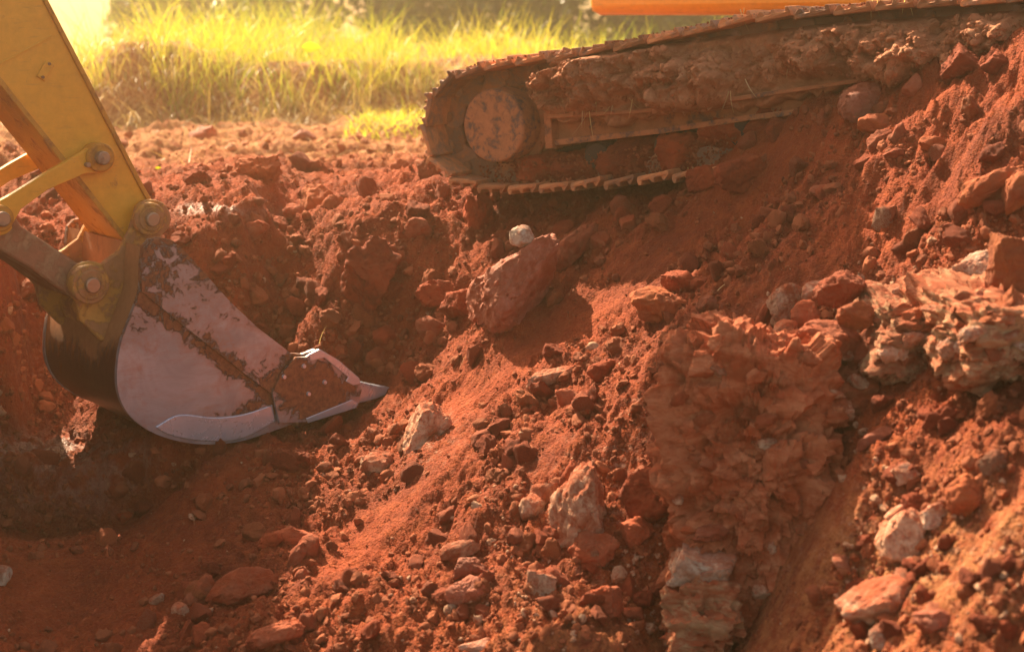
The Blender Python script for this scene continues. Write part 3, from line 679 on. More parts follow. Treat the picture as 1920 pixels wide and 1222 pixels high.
slab_mass('rock_outcrop', 1500, 775, 250, 190, 5.12, 0.5, 'outcrop', 'bulging red shoulder of the outcrop beneath the overhanging stone', 11, rot=-5)
slab_mass('rock_ledge', 1870, 618, 260, 150, 4.74, 0.6, 'ochre_rock', 'yellowish layered ledge at the right edge of the pale rock band', 17, strata=0.04, crumb=0.02)
slab_mass('rock_ledge', 1715, 632, 170, 120, 5.02, 0.5, 'ochre_rock', 'lower cracked ledge between the overhanging stone and yellow ledge', 23)
slab_mass('pale_block', 1312, 1060, 100, 62, 4.86, 0.18, 'white_rock', 'cream block set in the lower face of the outcrop', 29, strata=0.02, sub=5, crumb=0.02, rough=0.04)
slab_mass('layered_block', 1318, 1165, 120, 140, 4.85, 0.2, 'ochre_rock', 'thinly layered ochre rock at the foot of the outcrop under the cream block', 31, strata=0.16, sub=5)

from mathutils.bvhtree import BVHTree
def bvh_of(o):
    tl = WM[o.name].translation; me = o.data
    return BVHTree.FromPolygons([v.co + tl for v in me.vertices], [tuple(p.vertices) for p in me.polygons])
def embed(o, n, x0, x1, y0, y1, s0, s1, mats, seed):
    b = bvh_of(o); r_ = np.random.default_rng(seed); k = 0
    for _ in range(n * 3):
        if k >= n: break
        x, y = r_.uniform(x0, x1), r_.uniform(y0, y1); rr = ray(np.array(x), np.array(y)); rr = rr / np.linalg.norm(rr)
        h, nn, i_, dist = b.ray_cast(Vector(ORI), Vector(rr))
        if h is None: continue
        dd = float((np.array(h) - ORI) @ FWD); w = s0 + (s1 - s0) * r_.uniform() ** 2.2
        place_rock('stone', x, y, w * r_.uniform(1, 1.7), w * r_.uniform(0.7, 1.1), r_.uniform(-30, 40), mats[k % len(mats)], None, parent=o, d=dd, seed=900 + seed * 50 + k % 17, depth=0.8, planes=9, lo=0.45, crumb=0.08, facet=0.12, sub=4); k += 1
oc = [o for o in bpy.data.objects if o.name.startswith(('rock_outcrop', 'rock_ledge'))]
oc = sorted([o for o in oc if o.name.startswith('rock_outcrop')], key=lambda o: o.name); embed(oc[0], 46, 1262, 1560, 640, 1200, 12, 50, ['outcrop', 'red_rock', 'outcrop', 'outcrop', 'pink_rock', 'outcrop', 'pale_rock'], 1)
for o_, bx in zip(sorted([o for o in bpy.data.objects if o.name.startswith('rock_ledge')], key=lambda o: o.name), ((1740, 1915, 545, 690), (1630, 1800, 570, 690))):
    embed(o_, 16, *bx, 14, 46, ['pale_rock', 'ochre_rock', 'white_rock', 'orange_rock'], 3)
embed(oc[1], 26, 1400, 1620, 680, 850, 14, 50, ['outcrop', 'pale_rock', 'orange_rock', 'red_rock'], 2)
# ------------------------------------------------------------------ clods: things for the largest, one mass for the rest
def dens(px, py):
    d = 0.45 + 0 * px
    for cx, cy, rx, ry, ang, k in [(500, 550, 150, 90, -30, 1.0), (690, 690, 150, 110, -30, 1.0), (720, 820, 130, 90, -50, 0.9), (640, 900, 120, 70, -40, 0.9), (760, 450, 130, 60, 0, 0.6),
                                   (1060, 730, 200, 80, -35, 1.0), (1300, 520, 140, 50, -35, 0.9), (960, 850, 190, 90, -45, 0.9), (900, 1020, 200, 100, -30, 0.9), (1000, 1150, 260, 90, 0, 1.0),
                                   (760, 1140, 200, 80, -10, 1.0), (470, 1150, 180, 70, -20, 0.9), (1180, 1100, 120, 120, 0, 0.8), (1480, 400, 120, 60, -40, 0.8), (1700, 480, 160, 80, -35, 1.0),
                                   (1580, 600, 140, 60, -10, 0.9), (1780, 900, 180, 80, -10, 0.8), (1740, 1100, 220, 120, 0, 1.1), (1560, 1050, 110, 90, -40, 0.7), (1850, 420, 110, 70, -30, 0.9),
                                   (300, 1060, 120, 40, -30, 0.5), (260, 900, 60, 30, 0, 0.7), (40, 300, 60, 60, 0, 0.8), (130, 430, 90, 60, 0, 0.8), (450, 350, 200, 50, 0, 0.35), (1650, 300, 90, 60, 0, 0.7), (1330, 380, 90, 25, -20, 0.5)]:
        d = np.maximum(d, k * np.minimum(1, 1.6 * blob(px, py, cx, cy, rx, ry, ang)))
    return d * (1 - 0.93 * np.minimum(1, 1.25 * smooth_zone(px, py)))
def scatter(n, ext=260, dn=None):
    px = rng.uniform(-ext, 1920 + ext, n); py = rng.uniform(200, 1222 + 160, n)
    keep = rng.uniform(0, 1, n) < (dn or dens)(px, py) * np.where(noise2(px / 38.0, py / 38.0, 5) > -0.35, 1, 0.3)
    px, py = px[keep], py[keep]; d = hit(px, py); ok = ~np.isnan(d) & (d < 13) & ~((px > 640) & (px < 755) & (py > 700) & (py < 775))
    return px[ok], py[ok], d[ok]
templ = [rock_shape(3, 100 + i, planes=int(6 + i % 6), rough=0.13, crumb=0.12 if i % 2 else 0.03) for i in range(14)]
templ2 = [rock_shape(2, 150 + i, planes=int(6 + i % 6), rough=0.16)[0] for i in range(14)]
templ1 = [rock_shape(1, 200 + i, planes=6, rough=0.22)[0] for i in range(10)]
templ = [(t[0] * (1 + 0.13 * facets3(t[0] * 2.2 + 7 * i, i))[:, None], t[1]) for i, t in enumerate(templ)]
templ2 = [t * (1 + 0.15 * facets3(t * 2.0 + 5 * i, i + 40))[:, None] for i, t in enumerate(templ2)]
def rand_rots(n):
    q = rng.normal(size=(n, 4)); q /= np.linalg.norm(q, axis=1, keepdims=True); w, x, y, z = q.T
    return np.stack([np.stack([1 - 2 * (y * y + z * z), 2 * (x * y - z * w), 2 * (x * z + y * w)], -1), np.stack([2 * (x * y + z * w), 1 - 2 * (x * x + z * z), 2 * (y * z - x * w)], -1),
                     np.stack([2 * (x * z - y * w), 2 * (y * z + x * w), 1 - 2 * (x * x + y * y)], -1)], 1)
def merged(name, temps, faces, pos, size, label, mat=None):
    n = len(pos); which = rng.integers(0, len(temps), n); Rm = rand_rots(n)
    sc = size[:, None] * rng.uniform([0.8, 0.65, 0.55], [1.25, 1.0, 0.9], (n, 3)); T = np.stack(temps)[which]
    V = np.einsum('nij,nvj->nvi', Rm, T * sc[:, None, :]) + pos[:, None, :]
    nv = V.shape[1]; Fs = (faces[None] + (np.arange(n) * nv)[:, None, None]).reshape(-1, 3)
    me = np_mesh(name, V.reshape(-1, 3), Fs, mat or M['clods'], True); me.set_sharp_from_angle(angle=R(40))
    attr(me, 'tint', np.repeat(np.clip(rng.beta(2, 2.2, n), 0, 1), nv)); pr = proj(pos); zone = np.clip(pale_zone(pr[0], pr[1]), 0, 1)
    attr(me, 'pale', np.repeat((rng.uniform(0, 1, n) < zone * 0.4 + 0.005).astype(float), nv))
    return tag(link(name, me), label, None, None, 'stuff')
def pale_zone(px, py):
    return blob(px, py, 1640, 590, 260, 90, -5) + 0.45 * blob(px, py, 1100, 1080, 320, 160) + 0.6 * blob(px, py, 1740, 1050, 260, 160) + 0.35 * blob(px, py, 720, 880, 120, 80) + 0.02
# sizes in picture pixels (half-size), power-law
px, py, d = scatter(27000)
sz = np.clip(4.0 * rng.pareto(2.3, len(px)) + 3.4, 3.4, 22) * rng.uniform(0.9, 1.1, len(px))
upperleft = sstep(9.0, 11.0, d); sz = sz * (1 - 0.45 * upperleft)
inview = (px > 5) & (px < 1915) & (py < 1218)
occl = ((px > 70) & (px < 500) & (py > 430) & (py < 830) & (d > 6.3) & (px < 250 + (py - 430) * 0.9)) | ((px > 1262) & (px < 1560) & (py > 640))
inview &= ~occl
order = np.argsort(-sz * inview); big = order[:190]; rest = np.ones(len(px), bool); rest[big] = False
pos = at(px, py, d); pos[:, 2] += 0.25 * sz * d / F
lg = rest & (sz > 9.5); sm2 = rest & ~(sz > 9.5)
merged('small_clods', [t[0] for t in templ], templ[0][1], pos[lg], (sz * d / F)[lg], 'red clods and small stones covering the slope')
merged('crumbs', templ2, ico(2)[1], pos[sm2], (sz * d / F)[sm2], 'small red crumbs of soil covering the slope')
px2, py2, d2 = scatter(56000, 160, lambda a, b: 0.4 + 0.6 * dens(a, b)); s2 = np.clip(0.9 + rng.pareto(3, len(px2)), 0.9, 3.2); pos2 = at(px2, py2, d2); pos2[:, 2] += 0.2 * s2 * d2 / F
merged('gravel', templ1, ico(1)[1], pos2, s2 * d2 / F, 'fine red grit and crumbs between the clods')
anchors = [(968,530,'the largest boulder'),(986,447,'the pale perched stone'),(1077,458,'the leaning flat slab'),(1240,575,'the rough rust-red boulder'),(1036,710,'the flat pale-topped stone'),
 (800,815,'the pale weathered rock'),(715,868,'the half-buried grey-white rock'),(1098,960,'the tall white and red rock'),(1228,930,'the dark rock in the hollow'),(1256,832,'the upright slab by the outcrop'),
 (875,1090,'the two pinkish stones'),(1012,1100,'the ochre and white block'),(1135,1130,'the red boulder at the outcrop foot'),(590,380,'the rounded rim boulder'),(482,325,'the jagged clump of earth'),(382,256,'the pale pink stone'),
 (690,520,'the crumbly earth mound'),(895,400,'the lump under the sprocket'),(812,612,'the rounded stone by the boulder foot'),(722,636,'the dark stone above the bucket lip'),(735,735,'the bucket tooth'),(378,1115,'the rounded grey-red rock'),
 (455,1104,'the long faceted slab'),(552,1008,'the flat red slab in the pit'),(515,1195,'the long pinkish rock'),(232,970,'the dark clod under the bucket'),(2,1080,'the white-faced block'),(1314,684,"the outcrop's corner boulder"),
 (1560,632,'the wide overhanging stone'),(1470,566,'the left tip of the rock band'),(1750,600,'the tall yellowish slab'),(1832,505,'the greyish white crest rock'),(1892,495,'the tall orange block'),(1852,358,'the long sunlit rock'),
 (1622,196,'the red-pink boulder'),(1653,266,'the pointed red stone'),(1750,274,'the smooth orange stone'),(1806,128,'the large crest clod'),(1456,246,'the upright clod by the track'),(1325,335,'the lump at the belt end'),
 (1540,360,'the flat stone among gravel'),(1692,888,'the lone white oval stone'),(1690,1018,'the large cracked white rock'),(1808,938,'the leaning ochre rock'),(1650,1140,'the broad buried pale rock'),(1760,1165,'the rounded pink-orange rock'),
 (1880,800,'the bare slope at the right edge'),(1312,1060,'the cream block'),(60,300,'the foot of the far bank'),(640,940,'the rubble fan below the tooth'),(960,850,'the middle of the talus'),(1500,430,'the upper gravel streak'),(1180,760,'the right edge of the talus'),(300,400,'the hinge of the bucket')]
dirs8 = ['right of', 'up and right of', 'above', 'up and left of', 'left of', 'down and left of', 'below', 'down and right of']
zones = [((0, 900, 200, 560), 'clods on the plateau and rim of the pit'), ((300, 900, 560, 980), 'clods around the bucket lip and tooth'), ((0, 700, 860, 1300), 'clods on the shaded pit bottom'), ((700, 1260, 600, 1300), 'clods on the middle and lower talus'),
         ((900, 1500, 200, 600), 'clods on the upper talus'), ((1260, 1920, 0, 1300), 'clods on the right slope')]
used_labels = {}
colour_word = {'clod': 'earthy red', 'red_rock': 'red', 'dark_rock': 'dark red', 'orange_rock': 'rust-orange', 'pale_rock': 'pale blotched'}
def clod_label(x, y, mk, size):
    word = 'lump' if size > 15 else 'clod' if size > 12 else 'small clod'
    for ax, ay, an in sorted(anchors, key=lambda q: (q[0] - x) ** 2 + (q[1] - y) ** 2)[:4]:
        dr = dirs8[int(round(math.degrees(math.atan2(ay - y, x - ax)) / 45)) % 8]
        l = f'{colour_word[mk]} {word} {dr} {an}'
        if l not in used_labels: used_labels[l] = 1; return l
    for extra in ('more distant ', 'farthest ', 'half hidden '):
        if extra + l not in used_labels: used_labels[extra + l] = 1; return extra + l
    return l
clod_mats = ['clod', 'red_rock', 'clod', 'orange_rock', 'clod', 'dark_rock']
shared = {}
def clod_mesh(i, mk):
    if (i, mk) not in shared:
        P, Fs = rock_shape(3 if i % 3 else 4, 300 + i, planes=7 + i % 5, rough=0.11, crumb=0.10 if i % 2 else 0.03); P = P * (1 + 0.12 * facets3(P * 2.1 + 3 * i, i) + 0.05 * facets3(P * 5 + i, i + 9))[:, None]; shared[(i, mk)] = np_mesh('clod', P, Fs, M[mk]); shared[(i, mk)].set_sharp_from_angle(angle=R(45))
    return shared[(i, mk)]
RR = rand_rots(len(big))
for k, i in enumerate(big):
    grp = next((l for (x0, x1, y0, y1), l in zones if x0 <= px[i] < x1 and y0 <= py[i] < y1), 'clods on the right slope')
    mk = 'pale_rock' if rng.uniform() < 0.2 * min(1, pale_zone(px[i], py[i])) else clod_mats[k % 6]
    s = sz[i] * d[i] / F
    Mx = Matrix.Translation(Vector(pos[i])) @ Matrix(RR[k].tolist()).to_4x4() @ Matrix.Diagonal((s * 1.15, s * 0.95, s * 0.8, 1))
    tag(link('clod', clod_mesh(k % 9, mk), None, Mx), clod_label(px[i], py[i], mk, sz[i]), 'clod', grp)

# ------------------------------------------------------------------ the excavator
M['yellow'] = paint_mat('yellow_paint', (0.80, 0.38, 0.035), 0.60, 0.70, sc=2.5, chip=0.35, scr=0.6, mudcol=(0.40, 0.17, 0.06), rough=0.38)
M['yellow_dirty'] = paint_mat('yellow_paint_muddy', (0.60, 0.26, 0.030), 0.52, 0.62, sc=3, chip=0.3, scr=0.35, mudcol=(0.36, 0.14, 0.05), rough=0.5)
M['brown_link'] = paint_mat('mud_coated_link', (0.42, 0.22, 0.12), 0.44, 0.52, sc=3, mudcol=(0.36, 0.15, 0.085), rough=0.6)
M['pin'] = paint_mat('pin_steel', (0.42, 0.27, 0.19), 0.52, 0.60, rough=0.38, metal=0.6)
M['ear'] = paint_mat('muddy_hinge_plate', (0.58, 0.28, 0.06), 0.46, 0.52, sc=3, mudcol=(0.42, 0.19, 0.085), rough=0.55)
M['track'] = paint_mat('muddy_track_steel', (0.30, 0.16, 0.11), 0.42, 0.52, vary=0.8, mudcol=(0.52, 0.21, 0.09), rough=0.55, metal=0.2)
M['track_rub'] = paint_mat('rubbed_track_steel', (0.30, 0.17, 0.12), 0.46, 0.56, vary=0.6, mudcol=(0.44, 0.17, 0.075), rough=0.5, metal=0.3)
M['hub'] = paint_mat('mud_crusted_hub', (0.15, 0.09, 0.085), 0.41, 0.50, sc=6, chip=0.3, mudcol=(0.46, 0.19, 0.09), rough=0.5, metal=0.2)
M['frame'] = paint_mat('muddy_frame', (0.14, 0.07, 0.05), 0.40, 0.47, sc=2.2, mudcol=(0.42, 0.16, 0.07), rough=0.6)
M['black'] = paint_mat('dark_grime', (0.03, 0.02, 0.016), 0.56, 0.66, rough=0.6, chip=0.0, scr=0.0)  # near-black for the rollers; on the gap plate it stands for shade
glass, ntg, bgl = new_mat('cab_glass'); bgl.inputs['Base Color'].default_value = (0.05, 0.06, 0.06, 1); bgl.inputs['Roughness'].default_value = 0.05; bgl.inputs['Transmission Weight'].default_value = 0.6

exc = empty('excavator', (1.6, 7.6, 0.0), 'yellow crawler excavator with muddy track and its bucket lowered into the red pit', 'excavator')

# --- arm plane: a = towards the machine, n = towards the camera
PSI = R(37)
a_ = np.array([math.cos(PSI), math.sin(PSI), 0]); n_ = np.array([math.sin(PSI), -math.cos(PSI), 0]); zz = np.array([0, 0, 1.0])
P0 = at(np.array(285.0), np.array(410.0), 6.2)
def ap(px, py, w=0.0):
    """point of the arm seen at a pixel, w metres behind the near side plate"""
    return plane_hit(np.array(float(px)), np.array(float(py)), P0 - n_ * w, n_)
def aprism(mb, pts, w0, w1, wref=None):
    A = [ap(x, y, w0 if wref is None else wref) for x, y in pts]
    if wref is not None: A = [p - n_ * (w0 - wref) for p in A]
    mb.prism(A, [p - n_ * (w1 - w0) for p in A])
def spline(pts, k=8, closed=False):
    P = [np.array(p, float) for p in pts]; out = []
    n = len(P)
    for i in range(n if closed else n - 1):
        p0 = P[i - 1] if (closed or i > 0) else 2 * P[0] - P[1]; p1 = P[i]; p2 = P[(i + 1) % n]; p3 = P[(i + 2) % n] if (closed or i + 2 < n) else 2 * P[-1] - P[-2]
        for j in range(k):
            t = j / k; out.append(0.5 * (2 * p1 + (p2 - p0) * t + (2 * p0 - 5 * p1 + 4 * p2 - p3) * t * t + (3 * p1 - p0 - 3 * p2 + p3) * t ** 3))
    if not closed: out.append(P[-1])
    return [tuple(p) for p in out]

WID = 0.80
steel_lean = (tuple(a_ * -0.9 + zz * 1.0), 1.0, 0)
# side plate outline, near plate
back_curve = [(268, 462), (264, 500), (262, 545), (246, 592), (228, 640), (220, 690), (222, 735), (238, 772), (268, 800), (310, 820), (370, 832), (440, 829), (500, 812), (565, 788)]
outer = spline(back_curve, 6)
plate = outer + [(620, 776), (663, 760), (668, 716), (640, 690), (592, 655), (566, 664), (545, 662), (480, 612), (430, 565), (385, 515), (345, 470), (322, 450), (300, 445), (280, 449)]
def bucket_mats():
    """bare polished steel below and forward, earth and rust up towards the hinge"""
    m, nt, b = new_mat('bucket_side_steel'); p = position(nt)
    n1 = noise(nt, p, 11, 10, 0.72, 0.6); n2 = noise(nt, p, 45, 8, 0.75); n3 = noise(nt, p, 160, 5, 0.7)
    at1 = getattr_(nt, 'mud')
    src = math_(nt, 'ADD', math_(nt, 'ADD', math_(nt, 'MULTIPLY', n1, 0.9), math_(nt, 'MULTIPLY', n2, 0.35)), at1)
    mud = ramp(nt, src, [(0.80, 0.0), (0.86, 1.0)])
    thin = ramp(nt, src, [(0.62, 0.0), (0.83, 0.6)])
    scr = noise(nt, stretch(nt, p, (6, 6, 90), (0.3, 0.75, 0.65)), 3, 5, 0.7)
    sm = noise(nt, stretch(nt, p, (2, 2, 9), (0.0, -0.7, 0.0)), 3, 6, 0.6)
    c = mix(nt, ramp(nt, noise(nt, p, 4, 6, 0.6, 0.8), [(0.35, 0.0), (0.65, 1.0)]), (0.27, 0.28, 0.34), (0.43, 0.43, 0.51))
    c = mix(nt, math_(nt, 'MULTIPLY', ramp(nt, scr, [(0.56, 0.0), (0.68, 1.0)]), 0.55), c, (0.30, 0.22, 0.21))
    c = mix(nt, math_(nt, 'MULTIPLY', ramp(nt, sm, [(0.5, 0.0), (0.7, 1.0)]), 0.35), c, (0.36, 0.20, 0.15))
    c = mix(nt, thin, c, (0.33, 0.15, 0.09))
    c = mix(nt, mud, c, mix(nt, ramp(nt, n2, [(0.35, 0.0), (0.65, 1.0)]), (0.13, 0.035, 0.02), (0.33, 0.12, 0.055)))
    nt.links.new(c, b.inputs['Base Color']); nt.links.new(mix(nt, mud, mix(nt, scr, 0.34, 0.52), 0.9), b.inputs['Roughness'])
    nt.links.new(mix(nt, mud, 0.45, 0.0), b.inputs['Metallic'])
    h = bump(nt, mud, 0.5, 0.006); h = bump(nt, math_(nt, 'MULTIPLY', n3, mud), 0.7, 0.005, h); h = bump(nt, scr, 0.08, 0.002, h)
    nt.links.new(h, b.inputs['Normal'])
    m2, nt, b = new_mat('bucket_shell_steel'); p = position(nt)
    n1 = noise(nt, stretch(nt, p, (1, 1, 0.5)), 8, 9, 0.72, 0.5); n2 = noise(nt, p, 34, 8, 0.7); n3 = noise(nt, p, 160, 5, 0.7)
    src = math_(nt, 'ADD', n1, getattr_(nt, 'mud')); mud = ramp(nt, src, [(0.55, 0.0), (0.70, 1.0)])
    c = mix(nt, n2, (0.055, 0.022, 0.018), (0.16, 0.06, 0.045))
    c = mix(nt, mud, c, mix(nt, n2, (0.26, 0.095, 0.035), (0.46, 0.21, 0.085)))
    nt.links.new(c, b.inputs['Base Color']); nt.links.new(mix(nt, mud, 0.36, 0.9), b.inputs['Roughness']); nt.links.new(mix(nt, mud, 0.5, 0.0), b.inputs['Metallic'])
    h = bump(nt, mud, 0.5, 0.006); h = bump(nt, n3, 0.5, 0.004, h); nt.links.new(h, b.inputs['Normal'])
    return m, m2
M['side'], M['shell'] = bucket_mats()
def dense(o, cuts_len, fn):
    """triangulate finely so that the mud attribute can vary over the plate"""
    me = o.data; bm = bmesh.new(); bm.from_mesh(me)
    bmesh.ops.triangulate(bm, faces=bm.faces)
    for _ in range(6):
        L = [e for e in bm.edges if e.calc_length() > cuts_len]
        if not L: break
        bmesh.ops.subdivide_edges(bm, edges=L, cuts=1); bmesh.ops.triangulate(bm, faces=[f for f in bm.faces if len(f.verts) > 3])
    bm.to_mesh(me); bm.free()
    V = np.array([v.co[:] for v in me.vertices]) + np.array(WM[o.name].translation)
    attr(me, 'mud', fn(V))
def side_mud(V):
    px, py, d = proj(V)
    m = 0.24 * sstep(720, 500, py + (px - 260) * 0.15) - 0.02
    m = np.maximum(m, 0.20 * blob(px, py, 330, 600, 120, 40, 40)); m = np.maximum(m, 0.26 * blob(px, py, 430, 680, 120, 26, 40))
    m = np.maximum(m, 0.62 * np.minimum(1, 1.5 * blob(px, py, 580, 735, 75, 58, 15)))
    m = np.maximum(m, 0.34 * seg(px, py, [(360, 790), (430, 782), (480, 762)], 16))
    m -= 0.5 * seg(px, py, [(330, 800), (400, 806), (490, 785)], 14)
    m -= 0.12 * blob(px, py, 330, 730, 90, 60)
    m += 0.05 * noise2(px / 45, py / 45, 77) + 0.10 * blob(px, py, 250, 700, 26, 70) + 0.12 * seg(px, py, [(262, 560), (380, 650), (500, 735)], 14)
    return m
bmb = MB(); aprism(bmb, plate, 0.0, 0.024, 0.0)
bucket = bmb.build('bucket', M['side'], exc, smooth=20); dense(bucket, 0.045, side_mud)
tag(bucket, 'worn grey digging bucket with mud-caked edges')
# far plate
mb = MB(); aprism(mb, plate, WID - 0.024, WID, 0.0); fp = mb.build('side_plate', M['side'], bucket, smooth=20); dense(fp, 0.09, side_mud)
# shell
sh = [ap(x, y) for x, y in outer]; T = 0.022
cen = ap(400, 660)
rows = []
nW = 26
for p in sh:
    inn = (cen - p); inn /= np.linalg.norm(inn)
    rows.append((p + inn * 0.004, p + inn * (0.004 + T)))
V = []; Fs = []
n = len(rows)
for j in range(nW + 1):
    w = 0.0245 + (WID - 0.049) * j / nW
    for o_, i_ in rows: V.append(o_ - n_ * w)
for j in range(nW + 1):
    w = 0.0245 + (WID - 0.049) * j / nW
    for o_, i_ in rows: V.append(i_ - n_ * w)
N1 = n * (nW + 1)
for j in range(nW):
    for i in range(n - 1):
        q = j * n + i; Fs.append((q, q + 1, q + 1 + n, q + n)); Fs.append((N1 + q, N1 + q + n, N1 + q + 1 + n, N1 + q + 1))
for j in range(nW):
    for i in (0, n - 1): q = j * n + i; Fs.append((q, q + n, N1 + q + n, N1 + q))
mb = MB(); mb.add(V, Fs); shell = mb.build('shell', M['shell'], bucket, smooth=50)
Vw = np.array([v.co[:] for v in shell.data.vertices]) + np.array(WM[shell.name].translation)
px_, py_, _ = proj(Vw)
attr(shell.data, 'mud', 0.30 * sstep(720, 590, py_) - 0.09 * sstep(640, 760, py_) + 0.08 * noise2(px_ / 30, py_ / 60, 3))
# raised side bar along the opening
bar = [(268, 462), (282, 450), (300, 446), (322, 451), (345, 471), (385, 516), (430, 566), (480, 613), (545, 663), (520, 700), (508, 738), (460, 702), (400, 655), (330, 600), (263, 545), (262, 500)]
mb = MB(); aprism(mb, bar, -0.014, 0.001, 0.0); o = mb.build('side_bar', M['side'], bucket, smooth=20, bevel=0.0); dense(o, 0.04, lambda V: side_mud(V) * 0.75 + 0.06 * sstep(600, 500, proj(V)[1]))
# polished wear strip along the heel
strip = spline([(290, 800), (335, 777), (400, 782), (455, 776), (510, 758)], 5) + spline([(515, 790), (450, 822), (380, 826), (318, 815), (290, 800)], 5)[:-1]
M['polish'] = paint_mat('polished_steel', (0.56, 0.58, 0.70), 0.655, 0.675, sc=2, chip=0.08, rough=0.27, metal=0.5, wear=(0.3, 0.2, 0.18), scr=0.5)
mb = MB(); aprism(mb, strip, -0.007, 0.001, 0.0); mb.build('wear_strip', M['polish'], bucket, bevel=0.004)
# side cutter with its bolts
M['cutter'] = paint_mat('mud_caked_cutter', (0.45, 0.40, 0.42), 0.39, 0.42, sc=4, mudcol=(0.25, 0.065, 0.03), rough=0.4, metal=0.4)
cut = [(505, 735), (520, 700), (548, 668), (568, 667), (592, 653), (628, 674), (664, 706), (672, 728), (664, 758), (566, 788), (518, 790)]
mb = MB(); aprism(mb, cut, -0.030, -0.0145, 0.0); o = mb.build('side_cutter', M['side'], bucket, bevel=0.0)
dense(o, 0.03, lambda V: 0.02 + 0.34 * np.minimum(1, 1.4 * blob(proj(V)[0], proj(V)[1], 585, 728, 78, 52, 15)))
for pts in ([(566, 781), (652, 746), (664, 752), (660, 762), (570, 790)], [(570, 663), (592, 652), (628, 673), (666, 706), (668, 716), (655, 720), (640, 712), (645, 704), (600, 668), (575, 674)]):
    mb = MB(); aprism(mb, pts, -0.037, -0.0305, 0.0); mb.build('wear_edge', M['polish'], bucket, bevel=0.003)
for x, y in ((532, 706), (578, 738), (608, 716), (569, 686)):
    mb = MB(); c0 = ap(x, y, -0.030); mb.tube(c0, c0 + n_ * 0.010, 0.010, 0.008, 16); mb.build('bolt', M['polish'], bucket)
# cutting edge and teeth
e0 = ap(600, 778, 0.0245); e1 = ap(664, 745, 0.0245); ed = (e1 - e0); ed /= np.linalg.norm(ed); eu = np.cross(ed, n_); eu /= np.linalg.norm(eu)
if eu[2] < 0: eu = -eu
mb = MB(); Wd = WID - 0.049
A = [e0 - eu * 0.012, e1 + ed * 0.01, e1 + eu * 0.02, e0 + eu * 0.02 - ed * 0.1, e0 - ed * 0.12 - eu * 0.008]; mb.prism(A, [p - n_ * Wd for p in A]); mb.build('cutting_edge', M['shell'], bucket, bevel=0.003)
attrs = bucket.children[-1].data if False else None
for k in range(4):
    w = -0.005 + k * (WID - 0.115) / 3
    mb = MB(); t0 = ap(660, 737, 0) - n_ * w; t1 = ap(708, 737, 0) - n_ * w; t2 = ap(737, 734, 0) - n_ * w; dd_ = t1 - t0; dd_ /= np.linalg.norm(dd_); uu = np.cross(n_, dd_); uu = uu if uu[2] > 0 else -uu
    A = [t0 + uu * 0.055, t0 + dd_ * 0.04 + uu * 0.050, t1 + uu * 0.032, t2 + uu * 0.014, t2 - uu * 0.012, t1 - uu * 0.030, t0 + dd_ * 0.04 - uu * 0.046, t0 - uu * 0.055]
    B = [p - n_ * 0.10 for p in A]
    for idx_ in (2, 5): A[idx_] = A[idx_] - n_ * 0.014; B[idx_] = B[idx_] + n_ * 0.014
    for idx_ in (3, 4): A[idx_] = A[idx_] - n_ * 0.026; B[idx_] = B[idx_] + n_ * 0.026
    mb.prism(A, B); mb.build('tooth', M['polish'] if k == 0 else M['track_rub'], bucket, bevel=0.006)
    mb = MB(); A = [t0 - dd_ * 0.03 + uu * 0.05, t0 + dd_ * 0.025 + uu * 0.052, t0 + dd_ * 0.025 - uu * 0.048, t0 - dd_ * 0.03 - uu * 0.046]; A = [p + n_ * 0.006 for p in A]; mb.prism(A, [p - n_ * 0.112 for p in A]); mb.build('tooth_adapter', M['track_rub'], bucket, bevel=0.006)
# hinge plates (ears) rising from the shell
def arc(cx, cy, r, a0, a1, k=10):
    return [(cx + r * math.cos(R(a0 + (a1 - a0) * i / k)), cy - r * math.sin(R(a0 + (a1 - a0) * i / k))) for i in range(k + 1)]
ear = arc(285, 410, 36, 140, -60, 12) + [(300, 470), (285, 520), (262, 575), (236, 628)] + [(190, 640), (150, 600)] + arc(170, 532, 42, 230, 60, 12) + [(225, 470), (245, 430)]
for w in (0.17, 0.60):
    mb = MB(); aprism(mb, ear, w, w + 0.032, 0.17); mb.build('hinge_plate', M['ear'], bucket, bevel=0.006)
# rounded gusset where the ear meets the shell
mb = MB(); aprism(mb, [(258, 490), (240, 580), (232, 620), (190, 622), (178, 590), (212, 520)], 0.203, 0.597, 0.203); mb.build('top_plate', M['ear'], bucket, bevel=0.01)
def boss(x, y, rpx, w0, w1, mat, parent, name='boss', pinr=0.5, pinout=0.028, washer=True):
    c = ap(x, y, w0); r = rpx * np.linalg.norm(c - ORI) / F
    mb = MB(); mb.tube(c, c - n_ * (w1 - w0), r, r, 40); mb.build(name, mat, parent, bevel=0.006)
    if washer: mb = MB(); mb.tube(c + n_ * 0.008, c + n_ * 0.0005, r * 0.74, r * 0.78, 36); mb.build('collar', M['ear'], parent, bevel=0.003)
    mb = MB(); mb.tube(c + n_ * pinout, c - n_ * 0.02, r * pinr * 0.94, r * pinr, 28); mb.build('pin', M['pin'], parent, bevel=0.005)
boss(283, 411, 30, 0.125, 0.168, M['ear'], bucket, pinr=0.46)
boss(171, 534, 36, 0.120, 0.168, M['ear'], bucket, pinr=0.42)
boss(283, 411, 30, 0.64, 0.67, M['ear'], bucket); boss(171, 534, 36, 0.64, 0.67, M['ear'], bucket)

